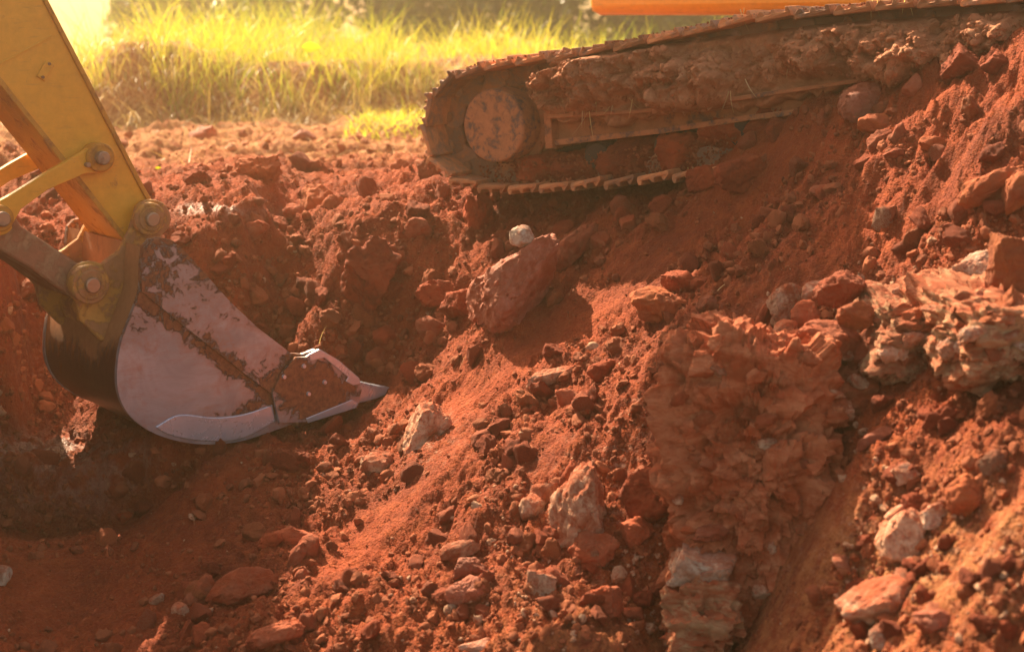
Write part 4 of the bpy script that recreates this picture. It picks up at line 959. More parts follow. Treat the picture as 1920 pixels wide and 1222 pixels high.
# --- stick (dipper arm)
sw0, sw1 = 0.225, 0.565
side_poly = [(-345, -300), (-76, -300), (80, 0), (180, 193), (262, 352), (275, 376), (286, 440), (235, 448), (112, 290), (0, 150)]
mb = MB(); aprism(mb, side_poly, sw0, sw1, sw0); stick = mb.build('stick', M['yellow'], exc, bevel=0.004)
tag(stick, 'sunlit yellow dipper arm running down to the bucket')
mb = MB(); aprism(mb, [(-80, -304), (-68, -304), (88, 0), (188, 193), (270, 352), (282, 372), (275, 377), (262, 354), (180, 195), (80, 2)], sw0 - 0.012, sw1 + 0.012, sw0); mb.build('top_flange', M['yellow_dirty'], stick, bevel=0.003)
mb = MB(); aprism(mb, [(-350, -300), (-343, -303), (2, 148), (114, 288), (238, 447), (231, 452), (106, 294), (-6, 154)], sw0 - 0.012, sw1 + 0.012, sw0); mb.build('bottom_flange', M['yellow_dirty'], stick, bevel=0.003)
# weld seam, small bracket with two bolts
mb = MB(); A = [(0, 118), (96, 66), (98, 70), (0, 123)]; aprism(mb, A, sw0 - 0.004, sw0 + 0.002, sw0); mb.build('weld_seam', M['yellow'], stick, bevel=0.0015)
mb = MB(); aprism(mb, [(68, 143), (84, 114), (99, 120), (83, 153)], sw0 - 0.010, sw0 + 0.002, sw0); br = mb.build('bracket', M['yellow'], stick, bevel=0.002)
for x, y in ((92, 120), (80, 145)):
    mb = MB(); c0 = ap(x, y, sw0 - 0.010); mb.tube(c0 + n_ * 0.008, c0, 0.006, 0.006, 6); mb.build('bolt', M['pin'], stick)
boss(190, 296, 26, 0.150, sw0 - 0.001, M['yellow_dirty'], stick, pinr=0.5, washer=False, pinout=0.03)
mb = MB(); c0 = ap(163, 309, 0.165); mb.tube(c0 + n_ * 0.02, c0 - n_ * 0.02, 0.010, 0.010, 12); mb.build('bolt', M['pin'], stick, bevel=0.002)
mb = MB(); aprism(mb, [(12, 205), (30, 215), (34, 228), (18, 230), (6, 220)], sw1 - 0.03, sw1 + 0.03, sw1); mb.build('lug', M['yellow_dirty'], stick, bevel=0.006)
# --- curling links, near and far pair
lk = arc(190, 296, 28, 115, -75, 12) + [(160, 326), (90, 356), (40, 392), (22, 424)] + arc(-2, 412, 30, -30, -200, 12) + [(-10, 382), (20, 366), (90, 322), (160, 282)]
for w in (0.170, 0.590):
    mb = MB(); aprism(mb, lk, w, w + 0.032, 0.17)
    o = mb.build('side_link', M['yellow'], exc, bevel=0.006)
boss(2, 410, 24, 0.145, 0.169, M['yellow_dirty'], exc, name='link_boss', pinr=0.6, washer=False)
# fix: pins of the link joint belong to the link boss
bl = arc(-2, 412, 34, 120, 60, 4) + [(40, 424), (110, 470), (150, 497)] + arc(172, 534, 30, 60, -120, 10) + [(130, 556), (60, 505), (0, 468), (-40, 430)]
mb = MB(); aprism(mb, bl, 0.215, 0.585, 0.215); o = mb.build('bucket_link', M['brown_link'], exc, bevel=0.010)
# --- boom and its cylinders, up out of the frame, joining stick and upper body
def arm_pt(s, z, w): return P0 + a_ * s + zz * z - n_ * w
stick_top = ap(-200, -250, 0.395); s_st = (stick_top - P0) @ a_; z_st = (stick_top - P0)[2]
fs = (np.array([1.1, 8.3, 0]) - P0) @ a_
prof = [(s_st - 0.12, z_st - 0.1), (s_st + 0.2, z_st - 0.16), (s_st + 1.5, z_st + 0.30), (s_st + 2.6, z_st + 0.25), (fs + 0.2, 1.75 - 0.0), (fs + 0.75, 1.35), (fs + 0.85, 1.75), (fs + 0.2, 2.25), (s_st + 2.6, z_st + 0.85), (s_st + 1.5, z_st + 0.75), (s_st, z_st + 0.15)]
mb = MB(); mb.prism([arm_pt(s, z, 0.24) for s, z in prof], [arm_pt(s, z, 0.55) for s, z in prof]); mb.build('boom', M['yellow'], exc, bevel=0.01)
mb = MB(); mb.tube(arm_pt(s_st + 0.5, z_st + 0.95, 0.395), arm_pt(s_st - 0.1, z_st + 0.5, 0.395), 0.035); mb.tube(arm_pt(s_st + 1.6, z_st + 1.0, 0.395), arm_pt(s_st + 0.5, z_st + 0.95, 0.395), 0.06); mb.build('stick_cylinder', M['pin'], exc)

# --- upper body
hx = at(np.array(1100.0), np.array(16.0), 9.6) + n_ * 2.2; hx = np.array([hx[0], hx[1], 0.0])
def hb(s, w, z): return hx + a_ * s - n_ * w + zz * z
zb = CAMZ + 0.025
def hbox(name, s0, s1, w0, w1, z0, z1, mat, bevel=0.02, parent=exc):
    mb = MB(); A = [hb(s0, w0, z0), hb(s1, w0, z0), hb(s1, w1, z0), hb(s0, w1, z0)]; mb.prism(A, [p + zz * (z1 - z0) for p in A]); return mb.build(name, mat, parent, bevel=bevel)
M['orange_paint'] = paint_mat('orange_yellow_panel', (0.78, 0.30, 0.012), 0.60, 0.66, mudcol=(0.30, 0.12, 0.05), rough=0.3)
hbox('body_panel', 0.0, 3.2, 0.0, 2.2, zb, zb + 0.85, M['orange_paint'], 0.06)
hbox('counterweight', 3.22, 3.8, 0.02, 2.18, zb, zb + 0.95, M['orange_paint'], 0.12)
cabb = hbox('cab', -0.05, 1.35, 1.25, 2.15, zb + 0.86, zb + 1.55, M['yellow'], 0.04)
hbox('window', 0.1, 1.2, 1.235, 1.249, zb + 0.95, zb + 1.45, glass, 0.0, cabb)
mb = MB(); c0 = hb(1.6, 1.1, 0.36); mb.tube(c0, c0 + zz * 0.47, 0.5, 0.5, 48); mb.build('swing_ring', M['frame'], exc, bevel=0.01)

# --- crawler track: t runs to the right and nearer, m points at the camera side
PHI = R(33)
t_ = np.array([math.cos(PHI), -math.sin(PHI), 0]); m_ = np.array([-math.sin(PHI), -math.cos(PHI), 0])
T0 = at(np.array(782.0), np.array(235.0), 7.38)
def tp(px, py, w=0.0): return plane_hit(np.array(float(px)), np.array(float(py)), T0 - m_ * w, m_)
def ts(P): v = P - T0; return v @ t_, v[2]
def tw(s, z, w): return T0 + t_ * s + zz * z - m_ * w
def tprism(mb, pts, w0, w1, wref=None):
    A = [tp(x, y, w0 if wref is None else wref) for x, y in pts]
    if wref is not None: A = [p - m_ * (w0 - wref) for p in A]
    mb.prism(A, [p - m_ * (w1 - w0) for p in A])
SHOE = 0.62
top = [(2350, -62), (2100, -32), (1920, -14), (1760, -6), (1640, 2), (1500, 14), (1400, 26), (1250, 56), (1100, 86), (980, 104), (890, 118), (838, 138)]
end = [(804, 168), (786, 212), (786, 262), (802, 308), (840, 344)]
bot = [(890, 360), (960, 363), (1060, 358), (1180, 347), (1290, 334), (1400, 318), (1600, 285), (1900, 232), (2300, 165)]
path = np.array([ts(tp(x, y)) for x, y in spline(top + end + bot, 14)])
seglen = np.r_[0, np.cumsum(np.linalg.norm(np.diff(path, axis=0), axis=1))]
pitch = 0.168; ns = int(seglen[-1] // pitch)
pp = np.stack([np.interp(np.arange(ns + 1) * pitch, seglen, path[:, i]) for i in (0, 1)], 1)
# frame beam first: it is the track part that carries the rest
mb = MB(); tprism(mb, [(1024, 160), (1090, 140), (1300, 108), (1500, 80), (1920, 40), (2250, 10), (2250, 180), (1920, 190), (1600, 200), (1400, 222), (1240, 246), (1030, 276)], 0.15, 0.44)
trk = mb.build('track', M['frame'], exc, bevel=0.008)
tag(trk, 'near crawler track caked in dried mud, hanging over the pit edge')
mb = MB(); tprism(mb, [(1016, 152), (1028, 148), (1036, 278), (1022, 280)], 0.09, 0.46); mb.build('frame_end_plate', M['frame'], trk, bevel=0.004)
mb = MB(); tprism(mb, [(1026, 214), (1190, 206), (1400, 178), (1700, 134), (2000, 96), (2000, 103), (1700, 142), (1400, 187), (1190, 214), (1026, 223)], 0.05, 0.17); mb.build('frame_ledge', M['frame'], trk, bevel=0.004)
mb = MB(); tprism(mb, [(1036, 262), (1240, 240), (1400, 216), (1600, 192), (1600, 203), (1400, 227), (1240, 251), (1036, 274)], 0.11, 0.16); mb.build('lower_rail', M['hub'], trk, bevel=0.004)
mb = MB(); tprism(mb, [(1030, 262), (1400, 215), (1700, 180), (1700, 290), (1290, 330), (1040, 345)], 0.34, 0.36); mb.build('roller_guard', M['black'], trk, bevel=0.003)  # dark sheet added behind the rollers, where the gap is only shade
mb = MB(); tprism(mb, [(1040, 120), (1300, 72), (1700, 18), (1700, 120), (1300, 160), (1040, 190)], 0.36, 0.42); mb.build('packed_earth', M['mud'], trk, bevel=0.0)
# shoes
def shoe_mesh():
    g = MB(); hl = pitch * 0.5 * 0.86; hw = SHOE / 2
    prof_ = [(-hl, -0.010), (-hl, 0.010), (-hl + 0.006, 0.030), (-hl + 0.016, 0.030), (-hl + 0.022, 0.012), (-0.012, 0.010), (-0.006, 0.028), (0.006, 0.028), (0.012, 0.010), (hl - 0.030, 0.012), (hl - 0.024, 0.028), (hl - 0.012, 0.028), (hl + 0.010, 0.004), (hl + 0.010, -0.012), (hl, -0.012), (hl - 0.01, -0.010)]
    nseg = 10; rr_ = np.random.default_rng(3); V = []; Fs = []; k = len(prof_)
    for j in range(nseg + 1):
        y = -hw + SHOE * j / nseg
        for (x, z) in prof_: V.append((x + rr_.normal() * 0.0012, y + (rr_.normal() * 0.003 if j in (0, nseg) else 0), z + rr_.normal() * 0.0015))
    for j in range(nseg):
        for i in range(k): i2 = (i + 1) % k; Fs.append((j * k + i, j * k + i2, (j + 1) * k + i2, (j + 1) * k + i))
    Fs.append(tuple(range(k))); Fs.append(tuple(nseg * k + i for i in range(k - 1, -1, -1)))
    me = bpy.data.meshes.new('track_shoe'); me.from_pydata(V, [], Fs)
    bm = bmesh.new(); bm.from_mesh(me); bmesh.ops.recalc_face_normals(bm, faces=bm.faces); bm.to_mesh(me); bm.free(); me.materials.append(M['track']); return me
def link_mesh():
    """two forged rails and the bushing between them, hanging inside the shoe"""
    g = MB(); L = pitch * 0.56
    for y in (-0.125, 0.125):
        pr = [(-L, -0.002), (L, -0.002), (L + 0.004, -0.03), (L, -0.072), (L * 0.55, -0.096), (-L * 0.55, -0.096), (-L, -0.072), (-L - 0.004, -0.03)]
        A = [(x, y - 0.018, z) for x, z in pr]; g.prism([np.array(p) for p in A], [np.array((p[0], y + 0.018, p[2])) for p in A])
    g.tube((-pitch / 2, -0.155, -0.046), (-pitch / 2, 0.155, -0.046), 0.026, None, 14)
    me = bpy.data.meshes.new('chain_link'); me.from_pydata([tuple(map(float, p)) for p in g.v], [], g.f)
    bm = bmesh.new(); bm.from_mesh(me); bmesh.ops.recalc_face_normals(bm, faces=bm.faces); bm.to_mesh(me); bm.free(); me.materials.append(M['track_rub']); return me
sm_, lm_ = shoe_mesh(), link_mesh()
ctr = np.array([tp(950, 238, 0.25)]); 
for i in range(ns):
    p = pp[i]; q = pp[i + 1]; dv = q - p; dv /= np.linalg.norm(dv); mid = (p + q) / 2
    nrm = np.array([dv[1], -dv[0]])      # outward: the path runs leftwards on top, so outward is (+z on top)
    if i == 0: sgn = 1 if nrm[1] > 0 else -1
    nrm = nrm * sgn
    X = t_ * dv[0] + zz * dv[1]; Zn = t_ * nrm[0] + zz * nrm[1]; Yn = np.cross(Zn, X)
    c = tw(mid[0], mid[1], SHOE / 2) - Zn * 0.028
    jit = (rng.normal() * 0.004)
    Mx = Matrix((( X[0], Yn[0], Zn[0], c[0] + Zn[0] * jit), (X[1], Yn[1], Zn[1], c[1]), (X[2], Yn[2], Zn[2], c[2] + Zn[2] * jit), (0, 0, 0, 1))) @ Matrix.Rotation((0.17 if pp[i][0] < pp[:, 0].min() + 0.30 else 0.05) + rng.normal() * 0.03, 4, 'Y')
    o = link('track_shoe', sm_, trk, Mx)
    md = o.modifiers.new('bevel', 'BEVEL'); md.width = 0.002; md.segments = 1
    o = link('chain_link', lm_, trk, Mx)
    md = o.modifiers.new('bevel', 'BEVEL'); md.width = 0.006; md.segments = 2
# sprocket, its back disc and the round final drive cover
hc = tp(925, 236, 0.05); hs, hz = ts(hc)
mb = MB(); mb.tube(tw(hs, hz, 0.05), tw(hs, hz, 0.185), 0.166, 0.172, 72); hub = mb.build('drive_cover', M['hub'], trk, bevel=0.008)
mb = MB(); mb.tube(tw(hs, hz, 0.185), tw(hs, hz, 0.215), 0.205, 0.205, 64); mb.build('drive_flange', M['frame'], trk, bevel=0.006)
mb = MB(); tc = tw(hs, hz, 0.25)
A = []
for k in range(23 * 4):
    ang = 2 * math.pi * k / (23 * 4); r = 0.225 + (0.018 if k % 4 in (1, 2) else 0.0); A.append(tw(hs + r * math.cos(ang), hz + r * math.sin(ang), 0.255))
mb.prism(A, [p - m_ * 0.05 for p in A]); mb.build('sprocket', M['frame'], trk, bevel=0.003)
for k in range(14):
    ang = 2 * math.pi * k / 14; c0 = tw(hs + 0.189 * math.cos(ang), hz + 0.189 * math.sin(ang), 0.185); mb = MB(); mb.tube(c0 + m_ * 0.012, c0, 0.012, 0.012, 6); mb.build('bolt', M['frame'], trk)
for x, y in ((1118, 292), (1250, 275), (1390, 250), (1540, 225)):
    mb = MB(); c0 = tp(x, y, 0.14); mb.tube(c0, c0 - m_ * 0.3, 0.06, 0.06, 28); mb.tube(c0 - m_ * 0.03, c0 - m_ * 0.08, 0.08, 0.08, 28); mb.build('track_roller', M['black'], trk, bevel=0.006)
# far track, mostly hidden, same build
GAUGE = 1.75
mb = MB(); s0_, s1_ = hs - 0.28, hs + 3.0
tilt = (pp[8][1] - pp[16][1]) / (pp[8][0] - pp[16][0]) if False else 0.0
A = [(hs, hz + 0.27), (hs - 0.2, hz + 0.18), (hs - 0.28, hz), (hs - 0.2, hz - 0.2), (hs, hz - 0.27), (hs + 2.8, hz - 0.16), (hs + 3.0, hz + 0.1), (hs + 2.8, hz + 0.42)]
mb.prism([tw(s, z, GAUGE) for s, z in A], [tw(s, z, GAUGE + SHOE) for s, z in A]); mb.build('far_track', M['track'], exc, bevel=0.02)
mb = MB(); A = [(hs + 0.9, hz - 0.1), (hs + 2.3, hz - 0.1), (hs + 2.3, hz + 0.2), (hs + 0.9, hz + 0.2)]; mb.prism([tw(s, z, 0.45) for s, z in A], [tw(s, z, GAUGE) for s, z in A]); mb.build('car_body', M['frame'], exc, bevel=0.02)

# ------------------------------------------------------------------ mud lying on the track
def on_track(px, py, w): return float((tp(px, py, w) - ORI) @ FWD)
def mud_sheet():
    """clay pressed round the frame: a relief over the track's side, thick mounds joined by thin smears"""
    e0, e1 = ts(tp(1022, 150, 0.15)), ts(tp(2150, 30, 0.15)); S = np.arange(e0[0], e1[0], 0.0065); H = np.linspace(0, 1, 64)
    lo = np.interp(S, *zip(*[ts(tp(x, y, 0.15)) for x, y in [(1022, 214), (1190, 206), (1400, 178), (1700, 134), (2000, 96), (2200, 75)]]))
    hi = np.interp(S, *zip(*[ts(tp(x, y, 0.15)) for x, y in [(1022, 140), (1100, 100), (1250, 72), (1500, 40), (1900, 12), (2200, -6)]]))
    lo2 = lo - 0.035 - 0.05 * np.clip(noise2(S * 5, S * 0, 3) + 0.3, 0, 1)
    SS, HH = np.meshgrid(S, H); ZZ = lo2[None] * (1 - HH) + hi[None] * HH
    P = T0 + SS[..., None] * t_ + ZZ[..., None] * zz - 0.13 * m_; px, py, _ = proj(P)
    th = 0.03 + 0 * px
    for cx, cy, rx, ry, k in [(1115, 138, 82, 52, 0.15), (1080, 180, 60, 24, 0.10), (1300, 150, 92, 38, 0.15), (1245, 115, 44, 34, 0.08), (1420, 130, 60, 40, 0.06), (1560, 92, 90, 44, 0.10), (1700, 100, 96, 40, 0.14), (1640, 62, 80, 26, 0.06), (1850, 84, 90, 50, 0.11), (2050, 70, 100, 50, 0.10)]:
        th = np.maximum(th, k * np.clip(1.7 * blob(px, py, cx, cy, rx, ry, -5), 0, 1))
    wx = 0.02 * noise2(SS * 12, ZZ * 12, 91); wz = 0.02 * noise2(SS * 12, ZZ * 12, 92)
    rel = 0.085 * rubble2((SS + wx) * 8, (ZZ + wz) * 8, 5) + 0.070 * rubble2((SS + wx) * 19, (ZZ + wz) * 19, 9) + 0.036 * rubble2((SS + wz) * 40, ZZ * 40, 19) + 0.024 * fbm2(SS * 18, ZZ * 18, 33, 4, 0.6)
    amt = np.clip(th / 0.08, 0.35, 1.2)
    edge_ = np.minimum(sstep(0.0, 0.10, HH + 0.05 * noise2(SS * 20, ZZ * 20, 8)), sstep(1.0, 0.86, HH)) * sstep(e0[0], e0[0] + 0.05, SS)
    w = 0.135 - (1.15 * th + rel * amt) * edge_ + 0.10 * (1 - edge_)
    sag = -0.09 * sstep(0.3, 0.0, HH) * th / 0.15
    P = T0 + SS[..., None] * t_ + (ZZ + sag)[..., None] * zz - w[..., None] * m_
    ny_, nx_ = SS.shape; id_ = np.arange(ny_ * nx_).reshape(ny_, nx_)
    o0 = P.reshape(-1, 3).mean(0)
    me = np_mesh('caked_mud', P.reshape(-1, 3) - o0, np.stack([id_[:-1, :-1], id_[:-1, 1:], id_[1:, 1:], id_[1:, :-1]], -1).reshape(-1, 4), M['mud'])
    pick = rng.choice(P.size // 3, 2600, replace=False); q = P.reshape(-1, 3)[pick]; keep = (th.ravel()[pick] > 0.045) & (edge_.ravel()[pick] > 0.8); q = q[keep]
    merged('mud_crumbs', templ2, ico(2)[1], q, np.clip(2.2 + 2.2 * rng.pareto(2.6, len(q)), 2.2, 9.5) * 7.0 / F, 'crumbs of dried clay stuck on the track mud', M['mud_crumb'])
    return link('caked_mud', me, trk, Matrix.Translation(Vector(o0)))
tag(mud_sheet(), 'thick cracked clay pressed over the track frame')
mudl = [(1060, 118, 46, 36, 0, 'mud chunk highest on the left mound of the track frame'), (1150, 112, 52, 40, 10, 'mud chunk on the right shoulder of the left mound of the track frame'),
        (1345, 118, 46, 34, 0, 'mud chunk resting on the middle mound of the track frame'), (1735, 62, 60, 44, 8, 'mud chunk above the long mud shelf at the right of the frame'), (1480, 112, 40, 44, 8, 'mud chunk between the middle mound and the right mud shelf')]
for i, (x, y, w, h, r, lab) in enumerate(mudl):
    place_rock('dried_mud', x, y, w, h, r, 'mud', lab, 'mud', sub=5, seed=500 + i, d=on_track(x, y, 0.06), depth=0.75, planes=6, rough=0.12, crumb=0.2, facet=0.05)
dirt = [(1030, 318, 90, 50, 0, 'heap of red earth on the lower belt right below the drive cover'), (1110, 312, 110, 48, 4, 'red earth spilled on the lower belt under the dark roller gap'),
        (1200, 300, 120, 60, 5, 'red earth pile on the lower belt right of the dark roller gap'), (1290, 282, 120, 64, 8, 'thick red earth pile burying the rollers'), (1380, 252, 120, 62, 10, 'red earth pile rising to the frame rail right of the buried rollers'),
        (1475, 228, 110, 60, 8, 'red earth pile covering the frame bottom furthest right')]
for i, (x, y, w, h, r, lab) in enumerate(dirt):
    place_rock('earth_pile', x, y, w, h, r, 'clod', lab, 'earth pile', sub=5, seed=600 + i, d=on_track(x, y, 0.22), depth=0.7, planes=5, rough=0.14, crumb=0.16)
# loose crumbs on those piles and on the belts
n = 1500; cx = rng.uniform(900, 1500, n); cy = 352 - (cx - 900) * 0.075 - rng.uniform(0, 1, n) ** 1.5 * (40 + (cx - 900) * 0.05)
n2_ = 1300; bx = rng.uniform(840, 1900, n2_); bi = rng.uniform(0, ns * 0.75, n2_)
ii = bi.astype(int); fr = bi - ii; bp = pp[ii] * (1 - fr)[:, None] + pp[ii + 1] * fr[:, None]
PB = T0 + t_ * bp[:, :1] + zz * bp[:, 1:] - m_ * (rng.uniform(0, 1, n2_) ** 2 * 0.5)[:, None]
ok = PB[:, 2] > T0[2]
PA = np.array([tp(x, y, 0.10 + 0.1 * random.random()) for x, y in zip(cx, cy)])
PB = PB[ok]; PB[:, 2] -= 0.006
PC = np.r_[PA, PB]; SC = np.r_[rng.uniform(1.2, 4.5, len(PA)), rng.uniform(1.0, 3.2, len(PB))] * 7.0 / F
merged('track_crumbs', templ1, ico(1)[1], PC, SC, 'earth crumbs lying on the track belt')

# ------------------------------------------------------------------ ribbons: grass, straw, roots
def leaf_mat(name, c0, c1, trans=0.55):
    m = bpy.data.materials.new(name); m.use_nodes = True; nt = m.node_tree; nt.nodes.clear()
    out = nd(nt, 'ShaderNodeOutputMaterial'); t = getattr_(nt, 'tint'); c = mix(nt, t, c0, c1)
    d = nd(nt, 'ShaderNodeBsdfDiffuse'); tr = nd(nt, 'ShaderNodeBsdfTranslucent'); g = nd(nt, 'ShaderNodeBsdfGlossy'); g.inputs['Roughness'].default_value = 0.4
    nt.links.new(c, d.inputs[0]); nt.links.new(mix(nt, 1.0, c, (1.0, 1.0, 0.62), 'MULTIPLY'), tr.inputs[0])
    s1 = nd(nt, 'ShaderNodeMixShader'); s1.inputs[0].default_value = trans; nt.links.new(d.outputs[0], s1.inputs[1]); nt.links.new(tr.outputs[0], s1.inputs[2])
    s2 = nd(nt, 'ShaderNodeMixShader'); s2.inputs[0].default_value = 0.07; nt.links.new(s1.outputs[0], s2.inputs[1]); nt.links.new(g.outputs[0], s2.inputs[2]); nt.links.new(s2.outputs[0], out.inputs[0])
    return m
def ribbons(name, root, dirh, length, lean, width, droop, tint, mat, label, k=5, kind='stuff', cat=None):
    """root (n,3); dirh heading angle; lean 0 upright..1 flat; droop bends the tip down"""
    n = len(root); t = np.linspace(0, 1, k)[None, :]
    hx_, hy_ = np.cos(dirh)[:, None], np.sin(dirh)[:, None]; L = length[:, None]
    th = (lean[:, None] + droop[:, None] * t); h = np.cumsum(np.sin(th) * L / (k - 1), 1); z = np.cumsum(np.cos(th) * L / (k - 1), 1)
    h -= h[:, :1]; z -= z[:, :1]
    P = np.stack([root[:, :1] + hx_ * h, root[:, 1:2] + hy_ * h, root[:, 2:3] + z], -1)
    fa = rng.uniform(0, 2 * math.pi, n); wv = np.stack([np.cos(fa), np.sin(fa) * 0.6, np.zeros(n)], -1)[:, None, :] * (width[:, None] * (1 - t ** 1.6 * 0.92) * 0.5)[..., None]
    V = np.stack([P - wv, P + wv], 2).reshape(n, -1, 3); nv = V.shape[1]
    f = np.array([[2 * i, 2 * i + 1, 2 * i + 3, 2 * i + 2] for i in range(k - 1)]); Fs = (f[None] + (np.arange(n) * nv)[:, None, None]).reshape(-1, 4)
    me = np_mesh(name, V.reshape(-1, 3), Fs, mat); attr(me, 'tint', np.repeat(tint, nv))
    return tag(link(name, me), label, cat, None, kind)
M['grass'] = leaf_mat('grass_blade', (0.22, 0.33, 0.03), (0.66, 0.58, 0.07), 0.6)
M['straw'] = leaf_mat('dry_straw', (0.46, 0.30, 0.13), (0.74, 0.58, 0.30), 0.45)
n = 26000; gx = rng.uniform(-6.8, 2.6, n); gy = 14.1 + rng.uniform(0, 1, n) ** 1.6 * 4.8
edge = 14.40 + 0.65 * noise2(gx * 0.9, gx * 0 + 3.3, 5) + 0.20 * noise2(gx * 3.1, gx * 0, 6) + 0.9 * np.exp(-((gx + 0.9) / 0.55) ** 2) + 0.5 * np.exp(-((gx + 4.4) / 0.4) ** 2)
tuft = noise2(gx * 3.0, gy * 3.0, 8); ok = (gy > edge) & (rng.uniform(0, 1, n) < 0.55 + 0.6 * tuft)
gx, gy, tuft = gx[ok], gy[ok], tuft[ok]; n = len(gx); gz = hgt(gx, gy)
ribbons('grass', np.stack([gx, gy, gz - 0.01], -1), rng.uniform(0, 2 * math.pi, n), (0.17 + 0.38 * rng.uniform(0, 1, n) ** 1.6) * (1 + 0.6 * tuft) * np.where((gx > -4.2) & (gx < -1.9), 1.25, 1.0), rng.uniform(0, 0.5, n), rng.uniform(0.006, 0.013, n), rng.uniform(0.1, 1.3, n),
        np.clip(rng.beta(2, 2, n) + 0.25 * noise2(gx, gy, 4), 0, 1), M['grass'], 'bright green grass along the top of the bank')
n = 8000; gx = rng.uniform(-6.5, 2.0, n); gy = 14.15 + 0.65 * noise2(gx * 0.9, gx * 0 + 3.3, 5) + 0.9 * np.exp(-((gx + 0.9) / 0.55) ** 2) + rng.uniform(-0.2, 1, n) * 0.9; gz = hgt(gx, gy); f_ = rng.uniform(0, 1, n) < 0.55 + 0.5 * noise2(gx * 1.6, gy, 14); gx, gy, gz = gx[f_], gy[f_], gz[f_]; n = len(gx)
ribbons('dry_grass', np.stack([gx, gy, gz], -1), -math.pi / 2 + rng.normal(0, 0.7, n), rng.uniform(0.2, 0.8, n), rng.uniform(0.2, 1.4, n), rng.uniform(0.004, 0.010, n), rng.uniform(0.8, 2.4, n), rng.uniform(0, 1, n), M['straw'], 'dry straw hanging over the bank face', k=7)
n = 1900; gx = rng.uniform(-4.5, 1.0, n); gy = 9.6 + rng.uniform(0, 1, n) ** 0.6 * 4.5; gz = hgt(gx, gy) + 0.006; f_ = rng.uniform(0, 1, n) < 0.4 + 0.8 * noise2(gx * 1.3, gy * 1.3, 24); gx, gy, gz = gx[f_], gy[f_], gz[f_]; n = len(gx)
ribbons('straw_litter', np.stack([gx, gy, gz], -1), rng.uniform(0, 2 * math.pi, n), rng.uniform(0.08, 0.35, n), rng.uniform(1.1, 1.5, n), rng.uniform(0.003, 0.007, n), rng.uniform(0.0, 0.6, n), rng.uniform(0, 1, n), M['straw'], 'straw scattered over the plateau', k=5)
# green scrub low behind the track end
n = 1500; gx = rng.uniform(-1.3, -0.35, n); gy = rng.uniform(12.2, 14.3, n); gz = hgt(gx, gy)
ribbons('low_weeds', np.stack([gx, gy, gz], -1), rng.uniform(0, 2 * math.pi, n), rng.uniform(0.06, 0.22, n), rng.uniform(0.1, 1.0, n), rng.uniform(0.005, 0.011, n), rng.uniform(0.2, 1.6, n), rng.uniform(0.3, 1, n), M['grass'], 'low weeds behind the track end')
# roots and straws dangling from the mud on the track
r_pts = [(1055, 98, 26), (1090, 205, 36), (1100, 212, 50), (1145, 200, 20), (1120, 190, 26), (1180, 185, 30), (1265, 178, 22), (1302, 178, 26), (1310, 172, 30), (1365, 170, 36), (1395, 150, 40), (1640, 0, 30), (1700, 0, 26), (1390, 18, 40), (1635, 128, 26), (1720, 120, 16), (1165, 150, 30), (1330, 178, 20), (1480, 120, 30), (1295, 312, 34), (1288, 318, 30)]
root = []; L_ = []
for x, y, l in r_pts:
    for j in range(2):
        P = tp(x + random.uniform(-6, 6), y + random.uniform(-3, 3), 0.03); root.append(P); L_.append(l * 7 / F * random.uniform(0.7, 1.3))
n = len(root)
ribbons('dangling_roots', np.array(root), rng.uniform(0, 6.28, n), np.array(L_), rng.uniform(2.5, 3.3, n), np.full(n, 0.0042), rng.uniform(-0.5, 0.5, n), rng.uniform(0, 1, n), M['straw'], 'thin roots dangling from the mud on the track', k=6)
def stalk(px, py, l, lab, lean, head):
    d = hit(px, py)[0]; P = at(np.array(float(px)), np.array(float(py)), d - 0.02)
    n = 1; ribbons('dry_stalk', np.array([P]), np.array([head]), np.array([l]), np.array([lean]), np.array([0.004]), np.array([0.5]), np.array([0.5]), M['straw'], lab, k=7, kind=None, cat='dry stalk')
stalk(600, 505, 0.12, 'thin dry stalk on the pit wall left of the crumbly earth mound', 0.3, 0.6)
stalk(598, 648, 0.10, 'thin dry stalk standing behind the bucket lip', 0.1, 0.2)
stalk(862, 690, 0.09, 'thin dry stalk below the foot of the big boulder', 0.3, 0.4)
stalk(1345, 545, 0.12, 'curved straw on the talus right of the squat red stone', 0.9, 0.6)

